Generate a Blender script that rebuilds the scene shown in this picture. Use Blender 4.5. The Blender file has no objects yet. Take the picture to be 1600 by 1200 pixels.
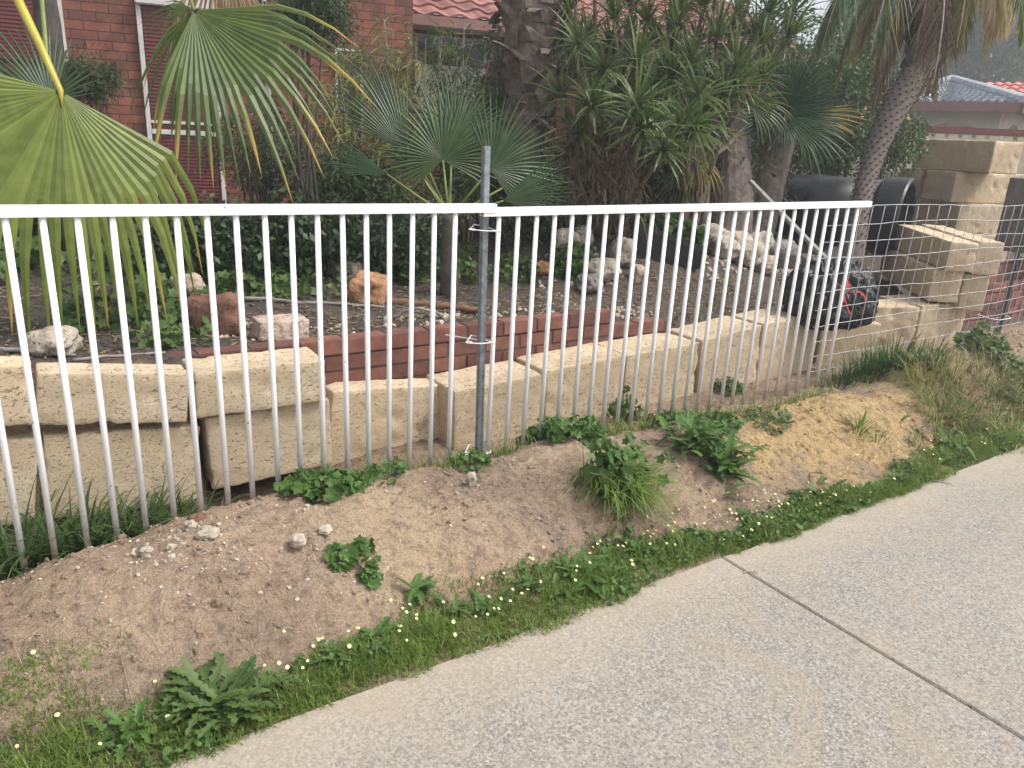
import bpy, bmesh, math, random
import numpy as np
from mathutils import Vector, Matrix, noise
R = random.Random(7)
sc = bpy.context.scene
col = sc.collection
PI = math.pi
V = Vector
# ------------------------------------------------------------------ camera
F = 1202.0
Xc = V((1860, 296, -1202.)).normalized()
Zc = V((190, 3680, 1202.)).normalized()
Xc = (Xc - Zc * Xc.dot(Zc)).normalized()
Yc = Zc.cross(Xc)
M = Matrix((Xc, Yc, Zc))            # world = M @ cam
EYE = V((0, -2.88, 1.65))
cam = bpy.data.cameras.new('camera'); camo = bpy.data.objects.new('camera', cam); col.objects.link(camo)
camo.matrix_world = Matrix.Translation(EYE) @ M.to_4x4()
cam.sensor_width = 36; cam.lens = 36 * F / 1600; cam.clip_start = .05; cam.clip_end = 600
sc.camera = camo
def ray(x, y): return M @ V(((x - 800) / F, (600 - y) / F, -1))
def onY(x, y, Y): r = ray(x, y); return EYE + r * ((Y - EYE.y) / r.y)
def onZ(x, y, Z): r = ray(x, y); return EYE + r * ((Z - EYE.z) / r.z)
def onD(x, y, d): return EYE + ray(x, y) * d
# ------------------------------------------------------------------ world, sun, exposure
SUN_EL, SUN_AZ = math.radians(56), math.radians(-46)     # azimuth measured from +X
w = bpy.data.worlds.new('World'); sc.world = w; w.use_nodes = True
nt = w.node_tree; bg = nt.nodes['Background']
sky = nt.nodes.new('ShaderNodeTexSky'); sky.sky_type = 'NISHITA'; sky.sun_disc = False
sky.sun_elevation = SUN_EL
sdir = V((math.cos(SUN_EL) * math.cos(SUN_AZ), math.cos(SUN_EL) * math.sin(SUN_AZ), math.sin(SUN_EL)))
sky.sun_rotation = math.atan2(sdir.x, sdir.y)
sky.dust_density = 4; sky.air_density = 1; sky.ozone_density = .6
hs = nt.nodes.new('ShaderNodeHueSaturation'); hs.inputs['Saturation'].default_value = .35
nt.links.new(sky.outputs[0], hs.inputs['Color']); nt.links.new(hs.outputs[0], bg.inputs[0]); bg.inputs[1].default_value = .15
sl = bpy.data.lights.new('sun', 'SUN'); sl.energy = 1.35; sl.angle = math.radians(14); sl.color = (1, .96, .9)
so = bpy.data.objects.new('sun', sl); col.objects.link(so); so.rotation_euler = sdir.to_track_quat('Z', 'Y').to_euler()
sc.view_settings.view_transform = 'Standard'; sc.view_settings.look = 'None'; sc.view_settings.gamma = 1
sc.view_settings.exposure = .84
sc.render.engine = 'CYCLES'

# ------------------------------------------------------------------ materials
MATS = {}
def nodes(name):
    m = bpy.data.materials.new(name); m.use_nodes = True
    n = m.node_tree.nodes; b = n['Principled BSDF']; return m, m.node_tree, b
def N(t, k, **kw):
    n = t.nodes.new(k)
    for a, v in kw.items():
        if a in n.inputs.keys(): n.inputs[a].default_value = v
        else: setattr(n, a, v)
    return n
def ramp(t, fac, stops, interp='LINEAR'):
    r = t.nodes.new('ShaderNodeValToRGB'); e = r.color_ramp.elements; r.color_ramp.interpolation = interp
    while len(e) < len(stops): e.new(.5)
    for i, (p, c) in enumerate(stops):
        e[i].position = p; e[i].color = (c[0], c[1], c[2], 1) if hasattr(c, '__len__') else (c, c, c, 1)
    t.links.new(fac, r.inputs[0]); return r.outputs[0]
def mix(t, f, a, b, bt='MIX'):
    m = t.nodes.new('ShaderNodeMix'); m.data_type = 'RGBA'; m.blend_type = bt
    for i, v in ((0, f), (6, a), (7, b)):
        if hasattr(v, 'is_linked') or hasattr(v, 'links'): t.links.new(v, m.inputs[i])
        else: m.inputs[i].default_value = v if i == 0 else (v[0], v[1], v[2], 1)
    return m.outputs[2]
def noise_t(t, vec, scale, detail=4, rough=.6, dist=0):
    n = N(t, 'ShaderNodeTexNoise', Scale=scale, Detail=detail, Roughness=rough, Distortion=dist)
    t.links.new(vec, n.inputs['Vector']); return n.outputs['Fac']
def vor(t, vec, scale, out='Distance', feature='F1'):
    n = N(t, 'ShaderNodeTexVoronoi', Scale=scale, feature=feature); t.links.new(vec, n.inputs['Vector']); return n.outputs[out]
def coords(t, kind='Object'):
    return t.nodes.new('ShaderNodeTexCoord').outputs[kind]
def wpos(t): return t.nodes.new('ShaderNodeNewGeometry').outputs['Position']
def bump(t, b, h, s=.5, d=.01):
    n = N(t, 'ShaderNodeBump', Strength=s, Distance=d); t.links.new(h, n.inputs['Height']); t.links.new(n.outputs[0], b.inputs['Normal'])
def math_n(t, op, a, b=None, c=None):
    n = t.nodes.new('ShaderNodeMath'); n.operation = op
    for i, v in enumerate((a, b, c)):
        if v is None: continue
        if hasattr(v, 'links'): t.links.new(v, n.inputs[i])
        else: n.inputs[i].default_value = v
    return n.outputs[0]
def plain(name, c, rough=.6, metal=0, var=.15, scale=6, bumps=.15):
    m, t, b = nodes(name); v = coords(t)
    f = noise_t(t, v, scale, 5)
    cc = ramp(t, f, [(.3, [x * (1 - var) for x in c]), (.7, [min(1, x * (1 + var)) for x in c])])
    t.links.new(cc, b.inputs['Base Color']); b.inputs['Roughness'].default_value = rough; b.inputs['Metallic'].default_value = metal
    if bumps: bump(t, b, noise_t(t, v, scale * 8, 4), bumps, .004)
    MATS[name] = m; return m
def leafmat(name, c1, c2, tip=(.30, .17, .05), ts=.8, rough=.45, trans=.25, te=1.0):
    m, t, b = nodes(name)
    g = t.nodes.new('ShaderNodeNewGeometry'); ri = g.outputs['Random Per Island']
    a = N(t, 'ShaderNodeAttribute', attribute_name='tt')
    base = ramp(t, ri, [(0, c1), (1, c2)])
    # brown ends start at a different length on each leaf
    off = math_n(t, 'MULTIPLY', math_n(t, 'SUBTRACT', ri, .5), .35)
    f = ramp(t, math_n(t, 'ADD', a.outputs['Fac'], off), [(ts, 0), (te, 1)])
    cc = mix(t, f, base, tip)
    mott = noise_t(t, coords(t), 14, 3)
    cc = mix(t, ramp(t, mott, [(.35, .0), (.75, .35)]), cc, [min(1, x * 1.7) for x in c2])
    t.links.new(cc, b.inputs['Base Color']); b.inputs['Roughness'].default_value = rough
    b.inputs['Specular IOR Level'].default_value = .35
    tr = t.nodes.new('ShaderNodeBsdfTranslucent'); t.links.new(cc, tr.inputs[0])
    ms = t.nodes.new('ShaderNodeMixShader'); ms.inputs[0].default_value = trans
    t.links.new(b.outputs[0], ms.inputs[1]); t.links.new(tr.outputs[0], ms.inputs[2])
    t.links.new(ms.outputs[0], t.nodes['Material Output'].inputs[0])
    MATS[name] = m; return m

m_white = plain('white_paint', (.86, .87, .88), .35, 0, .04, 9, .05)
def painted():
    m, t, b = nodes('white_paint_worn'); v = coords(t); w_ = wpos(t); sp = t.nodes.new('ShaderNodeSeparateXYZ'); t.links.new(w_, sp.inputs[0])
    a = ramp(t, noise_t(t, v, 5, 4), [(.3, (.80, .81, .82)), (.7, (.88, .88, .88))])
    z = math_n(t, 'ADD', sp.outputs[2], math_n(t, 'MULTIPLY', math_n(t, 'SUBTRACT', noise_t(t, w_, 30, 5, .7), .5), .35))
    a = mix(t, ramp(t, z, [(.13, .7), (.27, 0)]), a, (.36, .29, .21))
    a = mix(t, ramp(t, noise_t(t, w_, 45, 3, .6), [(.27, .8), (.3, 0)]), a, (.16, .12, .09))
    t.links.new(a, b.inputs['Base Color']); b.inputs['Roughness'].default_value = .38
    bump(t, b, noise_t(t, v, 70, 3), .08, .003); return m
m_white = painted()
m_galv = plain('galvanised', (.25, .28, .30), .5, .6, .35, 30, .2)
m_wire = plain('wire', (.5, .5, .5), .5, .2, .1)
m_picket = plain('picket', (.09, .1, .1), .6, .3, .3)
m_tie = plain('tie_white', (.75, .75, .75), .5)
m_black = plain('black_plastic', (.018, .019, .021), .42, 0, .3, 5, .1)
m_bag = plain('bag_plastic', (.010, .010, .012), .42, 0, .2, 9, .3)
m_red = plain('red_tie', (.5, .035, .04), .4, 0, .15)
m_bark = plain('bark', (.16, .125, .1), .9, 0, .5, 12, .8)
m_barkd = plain('bark_dark', (.075, .065, .055), .9, 0, .5, 10, .8)
m_boot = plain('palm_boots', (.17, .135, .11), .85, 0, .55, 14, .8)
m_pale = plain('pale_trunk', (.15, .125, .105), .9, 0, .3, 20, .6)
m_scar = plain('leaf_scar', (.05, .045, .042), .9)
m_twig = plain('twig', (.33, .27, .2), .85, 0, .4, 30, .3)
m_timber = plain('grey_timber', (.24, .22, .195), .8, 0, .3, 15, .5)
m_timberd = plain('weathered_batten', (.22, .21, .19), .8, 0, .3, 15, .5)
m_rust = plain('rusty_bark', (.16, .085, .05), .85, 0, .45, 14, .7)
m_frame = plain('frame_paint', (.62, .6, .56), .5, 0, .15, 4, .1)
m_maroon = plain('maroon_shutter', (.17, .045, .045), .5, 0, .2, 6, .1)
m_maroonc = plain('maroon_cap', (.22, .07, .06), .5, 0, .1)
m_fascia = plain('fascia', (.24, .12, .1), .6, 0, .15)
m_glass = plain('dark_glass', (.03, .035, .035), .08, 0, .3, 2, 0)
m_cream = plain('cream_render', (.68, .62, .46), .85, 0, .08, 3, .2)
m_render = plain('gazebo_render', (.5, .47, .41), .85, 0, .1, 3, .2)
m_greywall = plain('grey_wall', (.33, .38, .37), .8, 0, .1, 3, .1)
m_darkstone = plain('dark_stone', (.13, .11, .1), .9, 0, .3, 8, .5)
m_petal = plain('petal', (.8, .77, .48), .6, 0, .05, 4, 0)
m_yolk = plain('yolk', (.75, .55, .08), .6, 0, .05, 4, 0)
m_stone = plain('pebbles', (.42, .36, .29), .9, 0, .4, 25, .3)

def m_rock(name, c1, c2, scale=9):
    m, t, b = nodes(name); v = coords(t)
    f = noise_t(t, v, scale, 8, .7, .6)
    cc = ramp(t, f, [(.3, c1), (.55, c2), (.75, [min(1, x * 1.25) for x in c2])])
    pits = ramp(t, noise_t(t, v, scale * 4, 5, .7), [(.36, .25), (.46, 1)])
    t.links.new(mix(t, 1, cc, pits, 'MULTIPLY'), b.inputs['Base Color']); b.inputs['Roughness'].default_value = .95
    bump(t, b, noise_t(t, v, scale * 5, 8, .7), .9, .02); MATS[name] = m; return m
m_rock_o = m_rock('orange_rock', (.25, .12, .06), (.46, .25, .13), 5)
m_rock_l = m_rock('limestone_rock', (.3, .25, .18), (.55, .48, .38))
m_rock_p = m_rock('pink_rock', (.4, .27, .2), (.62, .49, .4))
m_rock_r = m_rock('terracotta_rock', (.13, .07, .05), (.23, .115, .08), 6)
m_rock_g = m_rock('grey_rock', (.13, .12, .11), (.3, .28, .25))

def limestone():
    m, t, b = nodes('limestone_block'); v = coords(t)
    oi = t.nodes.new('ShaderNodeObjectInfo').outputs['Random']
    big = noise_t(t, v, 3, 5, .6)
    a = ramp(t, big, [(.3, (.50, .385, .235)), (.5, (.62, .49, .32)), (.72, (.70, .585, .41))])
    a = mix(t, ramp(t, oi, [(0, 0), (1, .4)]), a, (.50, .42, .32))
    mp = N(t, 'ShaderNodeMapping'); mp.inputs['Scale'].default_value = (1, 1, 1.9); t.links.new(v, mp.inputs['Vector'])
    n1 = noise_t(t, mp.outputs[0], 48, 4, .6, .5)
    n2 = noise_t(t, mp.outputs[0], 85, 3, .6, .3)
    dens = ramp(t, noise_t(t, v, 5, 3), [(.35, .0), (.65, .055)])
    p1 = ramp(t, math_n(t, 'ADD', n1, math_n(t, 'MULTIPLY', dens, -1)), [(.31, 0), (.37, 1)])
    p2 = ramp(t, n2, [(.31, .25), (.39, 1)])
    pit = math_n(t, 'MULTIPLY', p1, p2)
    cc = mix(t, pit, (.30, .22, .13), a)
    stn = ramp(t, noise_t(t, v, 2.3, 6, .65, .8), [(.5, 1), (.72, .72)])
    cc = mix(t, 1, cc, stn, 'MULTIPLY')
    grain = ramp(t, noise_t(t, v, 260, 2), [(.3, .82), (.7, 1.12)])
    cc = mix(t, 1, cc, grain, 'MULTIPLY')
    t.links.new(cc, b.inputs['Base Color']); b.inputs['Roughness'].default_value = .95
    h = math_n(t, 'ADD', pit, math_n(t, 'MULTIPLY', noise_t(t, v, 60, 6), .6))
    bump(t, b, h, .7, .008); return m
m_lime = limestone()

def brickgeo(name, c0, c1, c2):
    m, t, b = nodes(name); v = coords(t)
    ri = t.nodes.new('ShaderNodeNewGeometry').outputs['Random Per Island']
    a = ramp(t, ri, [(0, c0), (.5, c1), (1, c2)])
    n = ramp(t, noise_t(t, v, 12, 6), [(.3, .6), (.7, 1.25)])
    t.links.new(mix(t, 1, a, n, 'MULTIPLY'), b.inputs['Base Color']); b.inputs['Roughness'].default_value = .85
    bump(t, b, noise_t(t, v, 90, 4), .3, .004); return m
m_brick = brickgeo('brick', (.10, .046, .038), (.16, .066, .05), (.22, .092, .066))
m_mortar = plain('mortar', (.1, .07, .06), .95, 0, .3)
m_tile = brickgeo('roof_tile', (.22, .095, .078), (.29, .13, .105), (.35, .17, .14))
m_tiler = brickgeo('roof_tile_red', (.48, .12, .09), (.55, .15, .11), (.6, .2, .15))
m_tileg = brickgeo('roof_tile_grey', (.26, .28, .31), (.31, .33, .36), (.36, .38, .41))

def housebrick():
    m, t, b = nodes('house_brick'); v = coords(t)
    sp = t.nodes.new('ShaderNodeSeparateXYZ'); t.links.new(v, sp.inputs[0])
    cb = t.nodes.new('ShaderNodeCombineXYZ'); t.links.new(sp.outputs[0], cb.inputs[0]); t.links.new(sp.outputs[2], cb.inputs[1])
    br = N(t, 'ShaderNodeTexBrick', Scale=1.0); br.offset = .5
    t.links.new(cb.outputs[0], br.inputs['Vector'])
    br.inputs['Brick Width'].default_value = .24; br.inputs['Row Height'].default_value = .086
    br.inputs['Mortar Size'].default_value = .0045; br.inputs['Mortar Smooth'].default_value = .1; br.inputs['Bias'].default_value = -.2
    br.inputs['Color1'].default_value = (.27, .095, .06, 1); br.inputs['Color2'].default_value = (.12, .062, .045, 1)
    br.inputs['Mortar'].default_value = (.05, .03, .024, 1)
    n = ramp(t, noise_t(t, v, 7, 6), [(.25, .45), (.75, 1.3)])
    t.links.new(mix(t, 1, br.outputs['Color'], n, 'MULTIPLY'), b.inputs['Base Color']); b.inputs['Roughness'].default_value = .85
    bump(t, b, math_n(t, 'SUBTRACT', 1, br.outputs['Fac']), .5, .006); return m
m_hbrick = housebrick()

def soil():
    m, t, b = nodes('sandy_soil'); v = wpos(t)
    sp = t.nodes.new('ShaderNodeSeparateXYZ'); t.links.new(v, sp.inputs[0]); X, Y = sp.outputs[0], sp.outputs[1]
    n1 = noise_t(t, v, 1.6, 6, .65, .3)
    a = ramp(t, n1, [(.3, (.35, .245, .165)), (.5, (.54, .385, .26)), (.7, (.63, .465, .325))])
    a = mix(t, ramp(t, noise_t(t, v, .9, 5, .65, .8), [(.48, 0), (.66, .55)]), a, (.27, .215, .165))
    # two real patches of yellow sand in the bank
    def patch(x0, sx, y0, sy):
        dx = math_n(t, 'DIVIDE', math_n(t, 'SUBTRACT', X, x0), sx); dy = math_n(t, 'DIVIDE', math_n(t, 'SUBTRACT', Y, y0), sy)
        d = math_n(t, 'ADD', math_n(t, 'MULTIPLY', dx, dx), math_n(t, 'MULTIPLY', dy, dy))
        d = math_n(t, 'ADD', d, math_n(t, 'MULTIPLY', math_n(t, 'SUBTRACT', noise_t(t, v, 6, 5), .5), 2.2))
        return ramp(t, d, [(.35, 1), (1.3, 0)])
    a = mix(t, patch(3.85, 1.0, -.5, .42), a, (.66, .46, .22))
    a = mix(t, patch(5.0, .5, -.3, .3), a, (.62, .46, .25))
    a = mix(t, math_n(t, 'MULTIPLY', patch(1.1, .3, -.45, .45), .7), a, (.66, .50, .32))
    # dark humus in the raised garden bed
    yard = ramp(t, math_n(t, 'ADD', Y, math_n(t, 'MULTIPLY', noise_t(t, v, 3, 4), .25)), [(.62, 0), (.8, 1)])
    right = ramp(t, math_n(t, 'ADD', math_n(t, 'MULTIPLY', X, .2), math_n(t, 'MULTIPLY', noise_t(t, v, 2, 4), .25)), [(.72, 0), (.9, 1)])
    hum = mix(t, right, (.085, .066, .052), (.13, .1, .075))
    hum = mix(t, ramp(t, noise_t(t, v, 40, 5), [(.35, 0), (.75, .6)]), hum, (.28, .235, .19))
    a = mix(t, yard, a, hum)
    # damp, darker clods and pale crumbs
    d1 = ramp(t, noise_t(t, v, 22, 6, .7), [(.33, .5), (.52, 1)])
    d2 = ramp(t, noise_t(t, v, 110, 4, .7), [(.3, .62), (.55, 1.05)])
    a = mix(t, 1, a, d1, 'MULTIPLY'); a = mix(t, 1, a, d2, 'MULTIPLY')
    pb = ramp(t, vor(t, v, 60), [(.05, 1), (.1, 0)])
    a = mix(t, math_n(t, 'MULTIPLY', pb, ramp(t, noise_t(t, v, 9, 2), [(.5, 0), (.6, .8)])), a, (.62, .55, .45))
    t.links.new(a, b.inputs['Base Color']); b.inputs['Roughness'].default_value = 1
    h = math_n(t, 'ADD', noise_t(t, v, 25, 8, .7), math_n(t, 'MULTIPLY', noise_t(t, v, 120, 5, .7), .4))
    bump(t, b, h, 1, .05); return m
m_soil = soil()

def concrete():
    m, t, b = nodes('aggregate_concrete'); v = wpos(t)
    sp = t.nodes.new('ShaderNodeSeparateXYZ'); t.links.new(v, sp.inputs[0]); X, Y = sp.outputs[0], sp.outputs[1]
    base = ramp(t, noise_t(t, v, .9, 5, .6), [(.3, (.27, .245, .208)), (.7, (.345, .318, .275))])
    s1 = noise_t(t, v, 105, 5, .8); s2 = vor(t, v, 125, 'Color'); s3 = noise_t(t, v, 240, 2, .6)
    wear = ramp(t, noise_t(t, v, 1.3, 4), [(.35, .15), (.6, .95)])
    # smooth trowelled border beside the joint
    dj = math_n(t, 'ABSOLUTE', math_n(t, 'SUBTRACT', X, 2.379))
    border = ramp(t, dj, [(.035, .35), (.07, 1)])
    wear = math_n(t, 'MULTIPLY', wear, border)
    sp1 = ramp(t, s1, [(.33, (.085, .08, .072)), (.42, (.21, .195, .17)), (.55, (.31, .288, .252)), (.68, (.54, .51, .465))])
    c = mix(t, wear, base, sp1)
    bw = t.nodes.new('ShaderNodeRGBToBW'); t.links.new(s2, bw.inputs[0])
    c = mix(t, 1, c, ramp(t, bw.outputs[0], [(.1, .62), (.5, .98), (.9, 1.28)]), 'MULTIPLY')
    c = mix(t, 1, c, ramp(t, s3, [(.3, .75), (.7, 1.2)]), 'MULTIPLY')
    # sand washed over the edge
    e = math_n(t, 'ADD', Y, math_n(t, 'MULTIPLY', math_n(t, 'SUBTRACT', noise_t(t, v, 2.6, 5), .5), .5))
    c = mix(t, ramp(t, e, [(-.00, 0), (.0, 0)]) if False else math_n(t, 'MULTIPLY', ramp(t, math_n(t, 'ADD', e, 1.36), [(.0, 0), (.3, 1)]), .5), c, (.42, .345, .255))
    # brown stain streaks
    st = ramp(t, noise_t(t, v, 2.2, 6, .7, 1.5), [(.47, 0), (.7, .5)])
    c = mix(t, st, c, (.33, .27, .19))
    dl = math_n(t, 'ABSOLUTE', math_n(t, 'SUBTRACT', math_n(t, 'ADD', X, math_n(t, 'MULTIPLY', noise_t(t, v, 8, 3), .01)), 2.455))
    c = mix(t, math_n(t, 'MULTIPLY', ramp(t, dl, [(.0015, .55), (.004, 0)]), ramp(t, Y, [(0, 0), (1, 1)]) if False else ramp(t, noise_t(t, v, 2.5, 3), [(.42, 0), (.55, 1)])), c, (.12, .1, .085))
    t.links.new(c, b.inputs['Base Color']); b.inputs['Roughness'].default_value = .92
    bump(t, b, math_n(t, 'ADD', s1, math_n(t, 'MULTIPLY', s3, .5)), .45, .004); return m
m_conc = concrete()

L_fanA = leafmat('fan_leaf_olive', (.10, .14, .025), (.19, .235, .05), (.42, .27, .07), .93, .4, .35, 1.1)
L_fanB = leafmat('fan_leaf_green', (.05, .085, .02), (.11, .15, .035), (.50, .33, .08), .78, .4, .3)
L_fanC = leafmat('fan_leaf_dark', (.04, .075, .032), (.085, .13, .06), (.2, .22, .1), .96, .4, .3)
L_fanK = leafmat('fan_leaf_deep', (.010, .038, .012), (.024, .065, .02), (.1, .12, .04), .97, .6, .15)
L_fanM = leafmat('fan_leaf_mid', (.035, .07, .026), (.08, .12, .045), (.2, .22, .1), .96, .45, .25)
L_drac = leafmat('strap_leaf', (.03, .06, .018), (.105, .15, .035), (.35, .28, .07), .95, .35, .25)
L_bamb = leafmat('bamboo_leaf', (.10, .135, .03), (.24, .24, .07), (.3, .25, .1), .9, .5, .3)
L_dark = leafmat('dark_leaf', (.025, .047, .02), (.07, .105, .042), (.1, .1, .04), 1.1, .5, .2)
L_far = leafmat('far_leaf', (.02, .05, .012), (.07, .12, .03), (.1, .1, .04), 1.1, .6, .2)
L_mid = leafmat('mid_leaf', (.04, .085, .022), (.095, .15, .04), (.1, .1, .04), 1.1, .5, .25)
L_cover = leafmat('cover_leaf', (.045, .09, .025), (.11, .17, .045), (.2, .2, .1), 1.1, .5, .3)
L_weed = leafmat('weed_leaf', (.045, .105, .022), (.10, .18, .04), (.2, .2, .08), 1.1, .5, .3)
L_grass = leafmat('grass_blade', (.07, .13, .022), (.2, .29, .055), (.35, .3, .12), .95, .5, .3)
L_grassd = leafmat('grass_dark', (.025, .07, .018), (.075, .135, .035), (.25, .2, .08), .95, .45, .25)
L_dry = leafmat('dry_grass', (.22, .17, .07), (.42, .34, .17), (.45, .36, .2), .7, .7, .2)
L_drygreen = leafmat('half_dry_grass', (.05, .09, .02), (.16, .18, .055), (.42, .33, .16), .6, .6, .25)
L_dead = leafmat('dead_frond', (.13, .095, .05), (.26, .2, .11), (.3, .24, .15), .8, .8, .2)
L_yell = leafmat('yellow_frond', (.16, .15, .03), (.34, .25, .06), (.4, .25, .08), .8, .5, .3)
L_aloe = leafmat('striped_strap', (.10, .16, .04), (.34, .34, .10), (.4, .33, .15), .85, .4, .25)
m_petiole = plain('petiole_yellow', (.38, .33, .045), .45, 0, .15, 5, .05)
m_petg = plain('petiole_green', (.16, .2, .05), .5, 0, .2)

# ------------------------------------------------------------------ mesh helpers
class MB:
    def __init__(s): s.v = []; s.f = []; s.t = []; s.m = []
    def add(s, vs, fs, t=0., m=0):
        k = len(s.v); s.v += [tuple(p) for p in vs]; s.t += list(t) if hasattr(t, '__len__') else [t] * len(vs)
        s.f += [tuple(i + k for i in q) for q in fs]; s.m += [m] * len(fs)
    def build(s, name, mats, parent=None, origin=None, smooth=False, rot=None):
        wl = V((0, 0, 0)); q = parent
        while q: wl = wl + q.location; q = q.parent
        if origin is None: origin = wl.copy()
        me = bpy.data.meshes.new(name)
        ov = V(origin)
        vs = np.array(s.v, dtype=np.float64).reshape(-1, 3) - np.array(ov)
        me.from_pydata(vs.tolist(), [], s.f)
        for mm in (mats if isinstance(mats, (list, tuple)) else [mats]): me.materials.append(mm)
        me.polygons.foreach_set('material_index', s.m)
        a = me.attributes.new('tt', 'FLOAT', 'POINT'); a.data.foreach_set('value', s.t)
        if smooth: me.polygons.foreach_set('use_smooth', [True] * len(me.polygons))
        me.update()
        o = bpy.data.objects.new(name, me); col.objects.link(o)
        if parent: o.parent = parent; o.location = ov - wl
        else: o.location = ov
        return o
def empty(name, loc):
    o = bpy.data.objects.new(name, None); col.objects.link(o); o.location = loc; o.empty_display_size = .1; return o
def tag(o, label=None, cat=None, group=None, kind=None):
    if label: o['label'] = label
    if cat: o['category'] = cat
    if group: o['group'] = group
    if kind: o['kind'] = kind
    return o
def frame(d):
    d = d.normalized(); a = V((0, 0, 1)) if abs(d.z) < .9 else V((1, 0, 0))
    s = d.cross(a).normalized(); return s, s.cross(d).normalized()
def tube(mb, pts, rs, n=8, cap=True, m=0, t=0.):
    pts = [V(p) for p in pts]; rs = rs if hasattr(rs, '__len__') else [rs] * len(pts)
    vs = []; s0 = None
    for i, p in enumerate(pts):
        d = (pts[min(i + 1, len(pts) - 1)] - pts[max(i - 1, 0)]).normalized()
        if s0 is None: s0, u0 = frame(d)
        else: s0 = (s0 - d * s0.dot(d)).normalized(); u0 = s0.cross(d)
        for k in range(n):
            a = 2 * PI * k / n; vs.append(p + (s0 * math.cos(a) + u0 * math.sin(a)) * rs[i])
    fs = [(i * n + k, i * n + (k + 1) % n, (i + 1) * n + (k + 1) % n, (i + 1) * n + k) for i in range(len(pts) - 1) for k in range(n)]
    if cap: fs += [tuple(range(n))[::-1], tuple(range((len(pts) - 1) * n, len(pts) * n))]
    mb.add(vs, fs, t, m)
def box(mb, c, s, bev=0, yaw=0, m=0, rot=None):
    bm = bmesh.new(); bmesh.ops.create_cube(bm, size=1)
    for v in bm.verts: v.co = V((v.co.x * s[0], v.co.y * s[1], v.co.z * s[2]))
    if bev: bmesh.ops.bevel(bm, geom=bm.edges[:], offset=bev, segments=2, affect='EDGES')
    Rm = rot if rot else Matrix.Rotation(yaw, 3, 'Z')
    bm.verts.index_update(); mb.add([Rm @ v.co + V(c) for v in bm.verts], [tuple(v.index for v in f.verts) for f in bm.faces], 0, m); bm.free()
def nz(p, s=1.0, o=0): return noise.noise(V((p[0] * s + o, p[1] * s + o * .7, p[2] * s + o * 1.3)))
def fnz(x, y, s, o=0): return noise.fractal(V((x * s + o, y * s - o, o * .37)), 1.0, 2.0, 4)
def leaf(mb, p, d, L, W, up=None, t0=0., t1=0., m=0, droop=.0, seg=2):
    """pointed leaf blade folded slightly along the rib"""
    d = d.normalized(); s, u = frame(d)
    if up is None:
        a = R.uniform(0, PI); s, u = s * math.cos(a) + u * math.sin(a), u * math.cos(a) - s * math.sin(a)
    else:
        s = d.cross(up); s = s.normalized() if s.length > 1e-4 else frame(d)[0]; u = s.cross(d)
    p = V(p); vs = [p]; ts = [t0]
    for k in range(1, seg + 1):
        q = k / (seg + 1); c = p + d * L * q + V((0, 0, -droop * L * q * q)); wv = W * .5 * math.sin(PI * min(1, q * .9 + .12)) 
        vs += [c + s * wv, c - s * wv]; ts += [t0 + (t1 - t0) * q] * 2
    vs.append(p + d * L + V((0, 0, -droop * L))); ts.append(t1)
    fs = [(0, 1, 2)]
    for k in range(1, seg): a = 2 * k - 1; fs.append((a, a + 2, a + 3, a + 1))
    a = 2 * seg - 1; fs.append((a, a + 2, a + 1)); mb.add(vs, fs, ts, m)
def blade(mb, p, az, L, W, lean, curl, m=0, seg=4, t1=1., wprof=0):
    """grass or strap blade: rises and bends over"""
    h = V((math.cos(az), math.sin(az), 0)); s = V((-h.y, h.x, 0)); c = V(p); el = PI / 2 - lean
    vs = []; ts = []
    for k in range(seg + 1):
        q = k / seg
        wv = W * .5 * ((1 - q ** 2.2) if wprof == 0 else (.55 + .9 * q if q < .5 else 2.0 * (1 - q)) if wprof == 1 else 1 - q ** 4)
        if k == seg: vs.append(c); ts.append(t1); break
        vs += [c + s * wv, c - s * wv]; ts += [q * t1] * 2
        c = c + (h * math.cos(el) + V((0, 0, math.sin(el)))) * (L / seg); el -= curl / seg
    fs = [(2 * k, 2 * k + 1, 2 * k + 3, 2 * k + 2) for k in range(seg - 1)] + [(2 * seg - 2, 2 * seg - 1, 2 * seg)]
    mb.add(vs, fs, ts, m)
def rdir(zmin=-1, zmax=1):
    z = R.uniform(zmin, zmax); a = R.uniform(0, 2 * PI); r = math.sqrt(max(0, 1 - z * z)); return V((r * math.cos(a), r * math.sin(a), z))
def interp(tab, x):
    if x <= tab[0][0]: return tab[0][1]
    for (a, b), (c, d) in zip(tab, tab[1:]):
        if x <= c: return b + (d - b) * (x - a) / (c - a)
    return tab[-1][1]
def sstep(a, b, x): q = max(0, min(1, (x - a) / (b - a))); return q * q * (3 - 2 * q)

# ------------------------------------------------------------------ terrain
BASE = [(-1.5, .04), (-.3, .06), (-.06, .083), (.035, .12), (.24, .154), (.44, .178), (.63, .188), (.8, .193), (1.15, .174), (1.375, .171), (1.645, .129), (1.86, .136), (2.17, .165), (2.55, .128), (3.05, .112), (3.58, .12), (4.07, .112), (4.5, .10), (4.9, .15), (5.3, .22), (6.2, .27), (7.2, .2), (9, .1), (13, .05)]
def yard(X, Y):
    z = .575 + .02 * (Y - .8)
    k = sstep(3.0, 3.5, X)
    s2 = .42 + .36 * sstep(.75, 2.2, Y)
    z = z * (1 - k) + s2 * k
    z += .09 * max(0, 1 - ((X - 4.6) / 1.2) ** 2) * max(0, 1 - ((Y - 1.9) / .9) ** 2)
    k2 = sstep(5.8, 7.0, X); z = z * (1 - k2) + (.38 + .15 * sstep(1.0, 2.5, Y)) * k2
    return z + .025 * fnz(X, Y, 1.8, 3)
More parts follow.
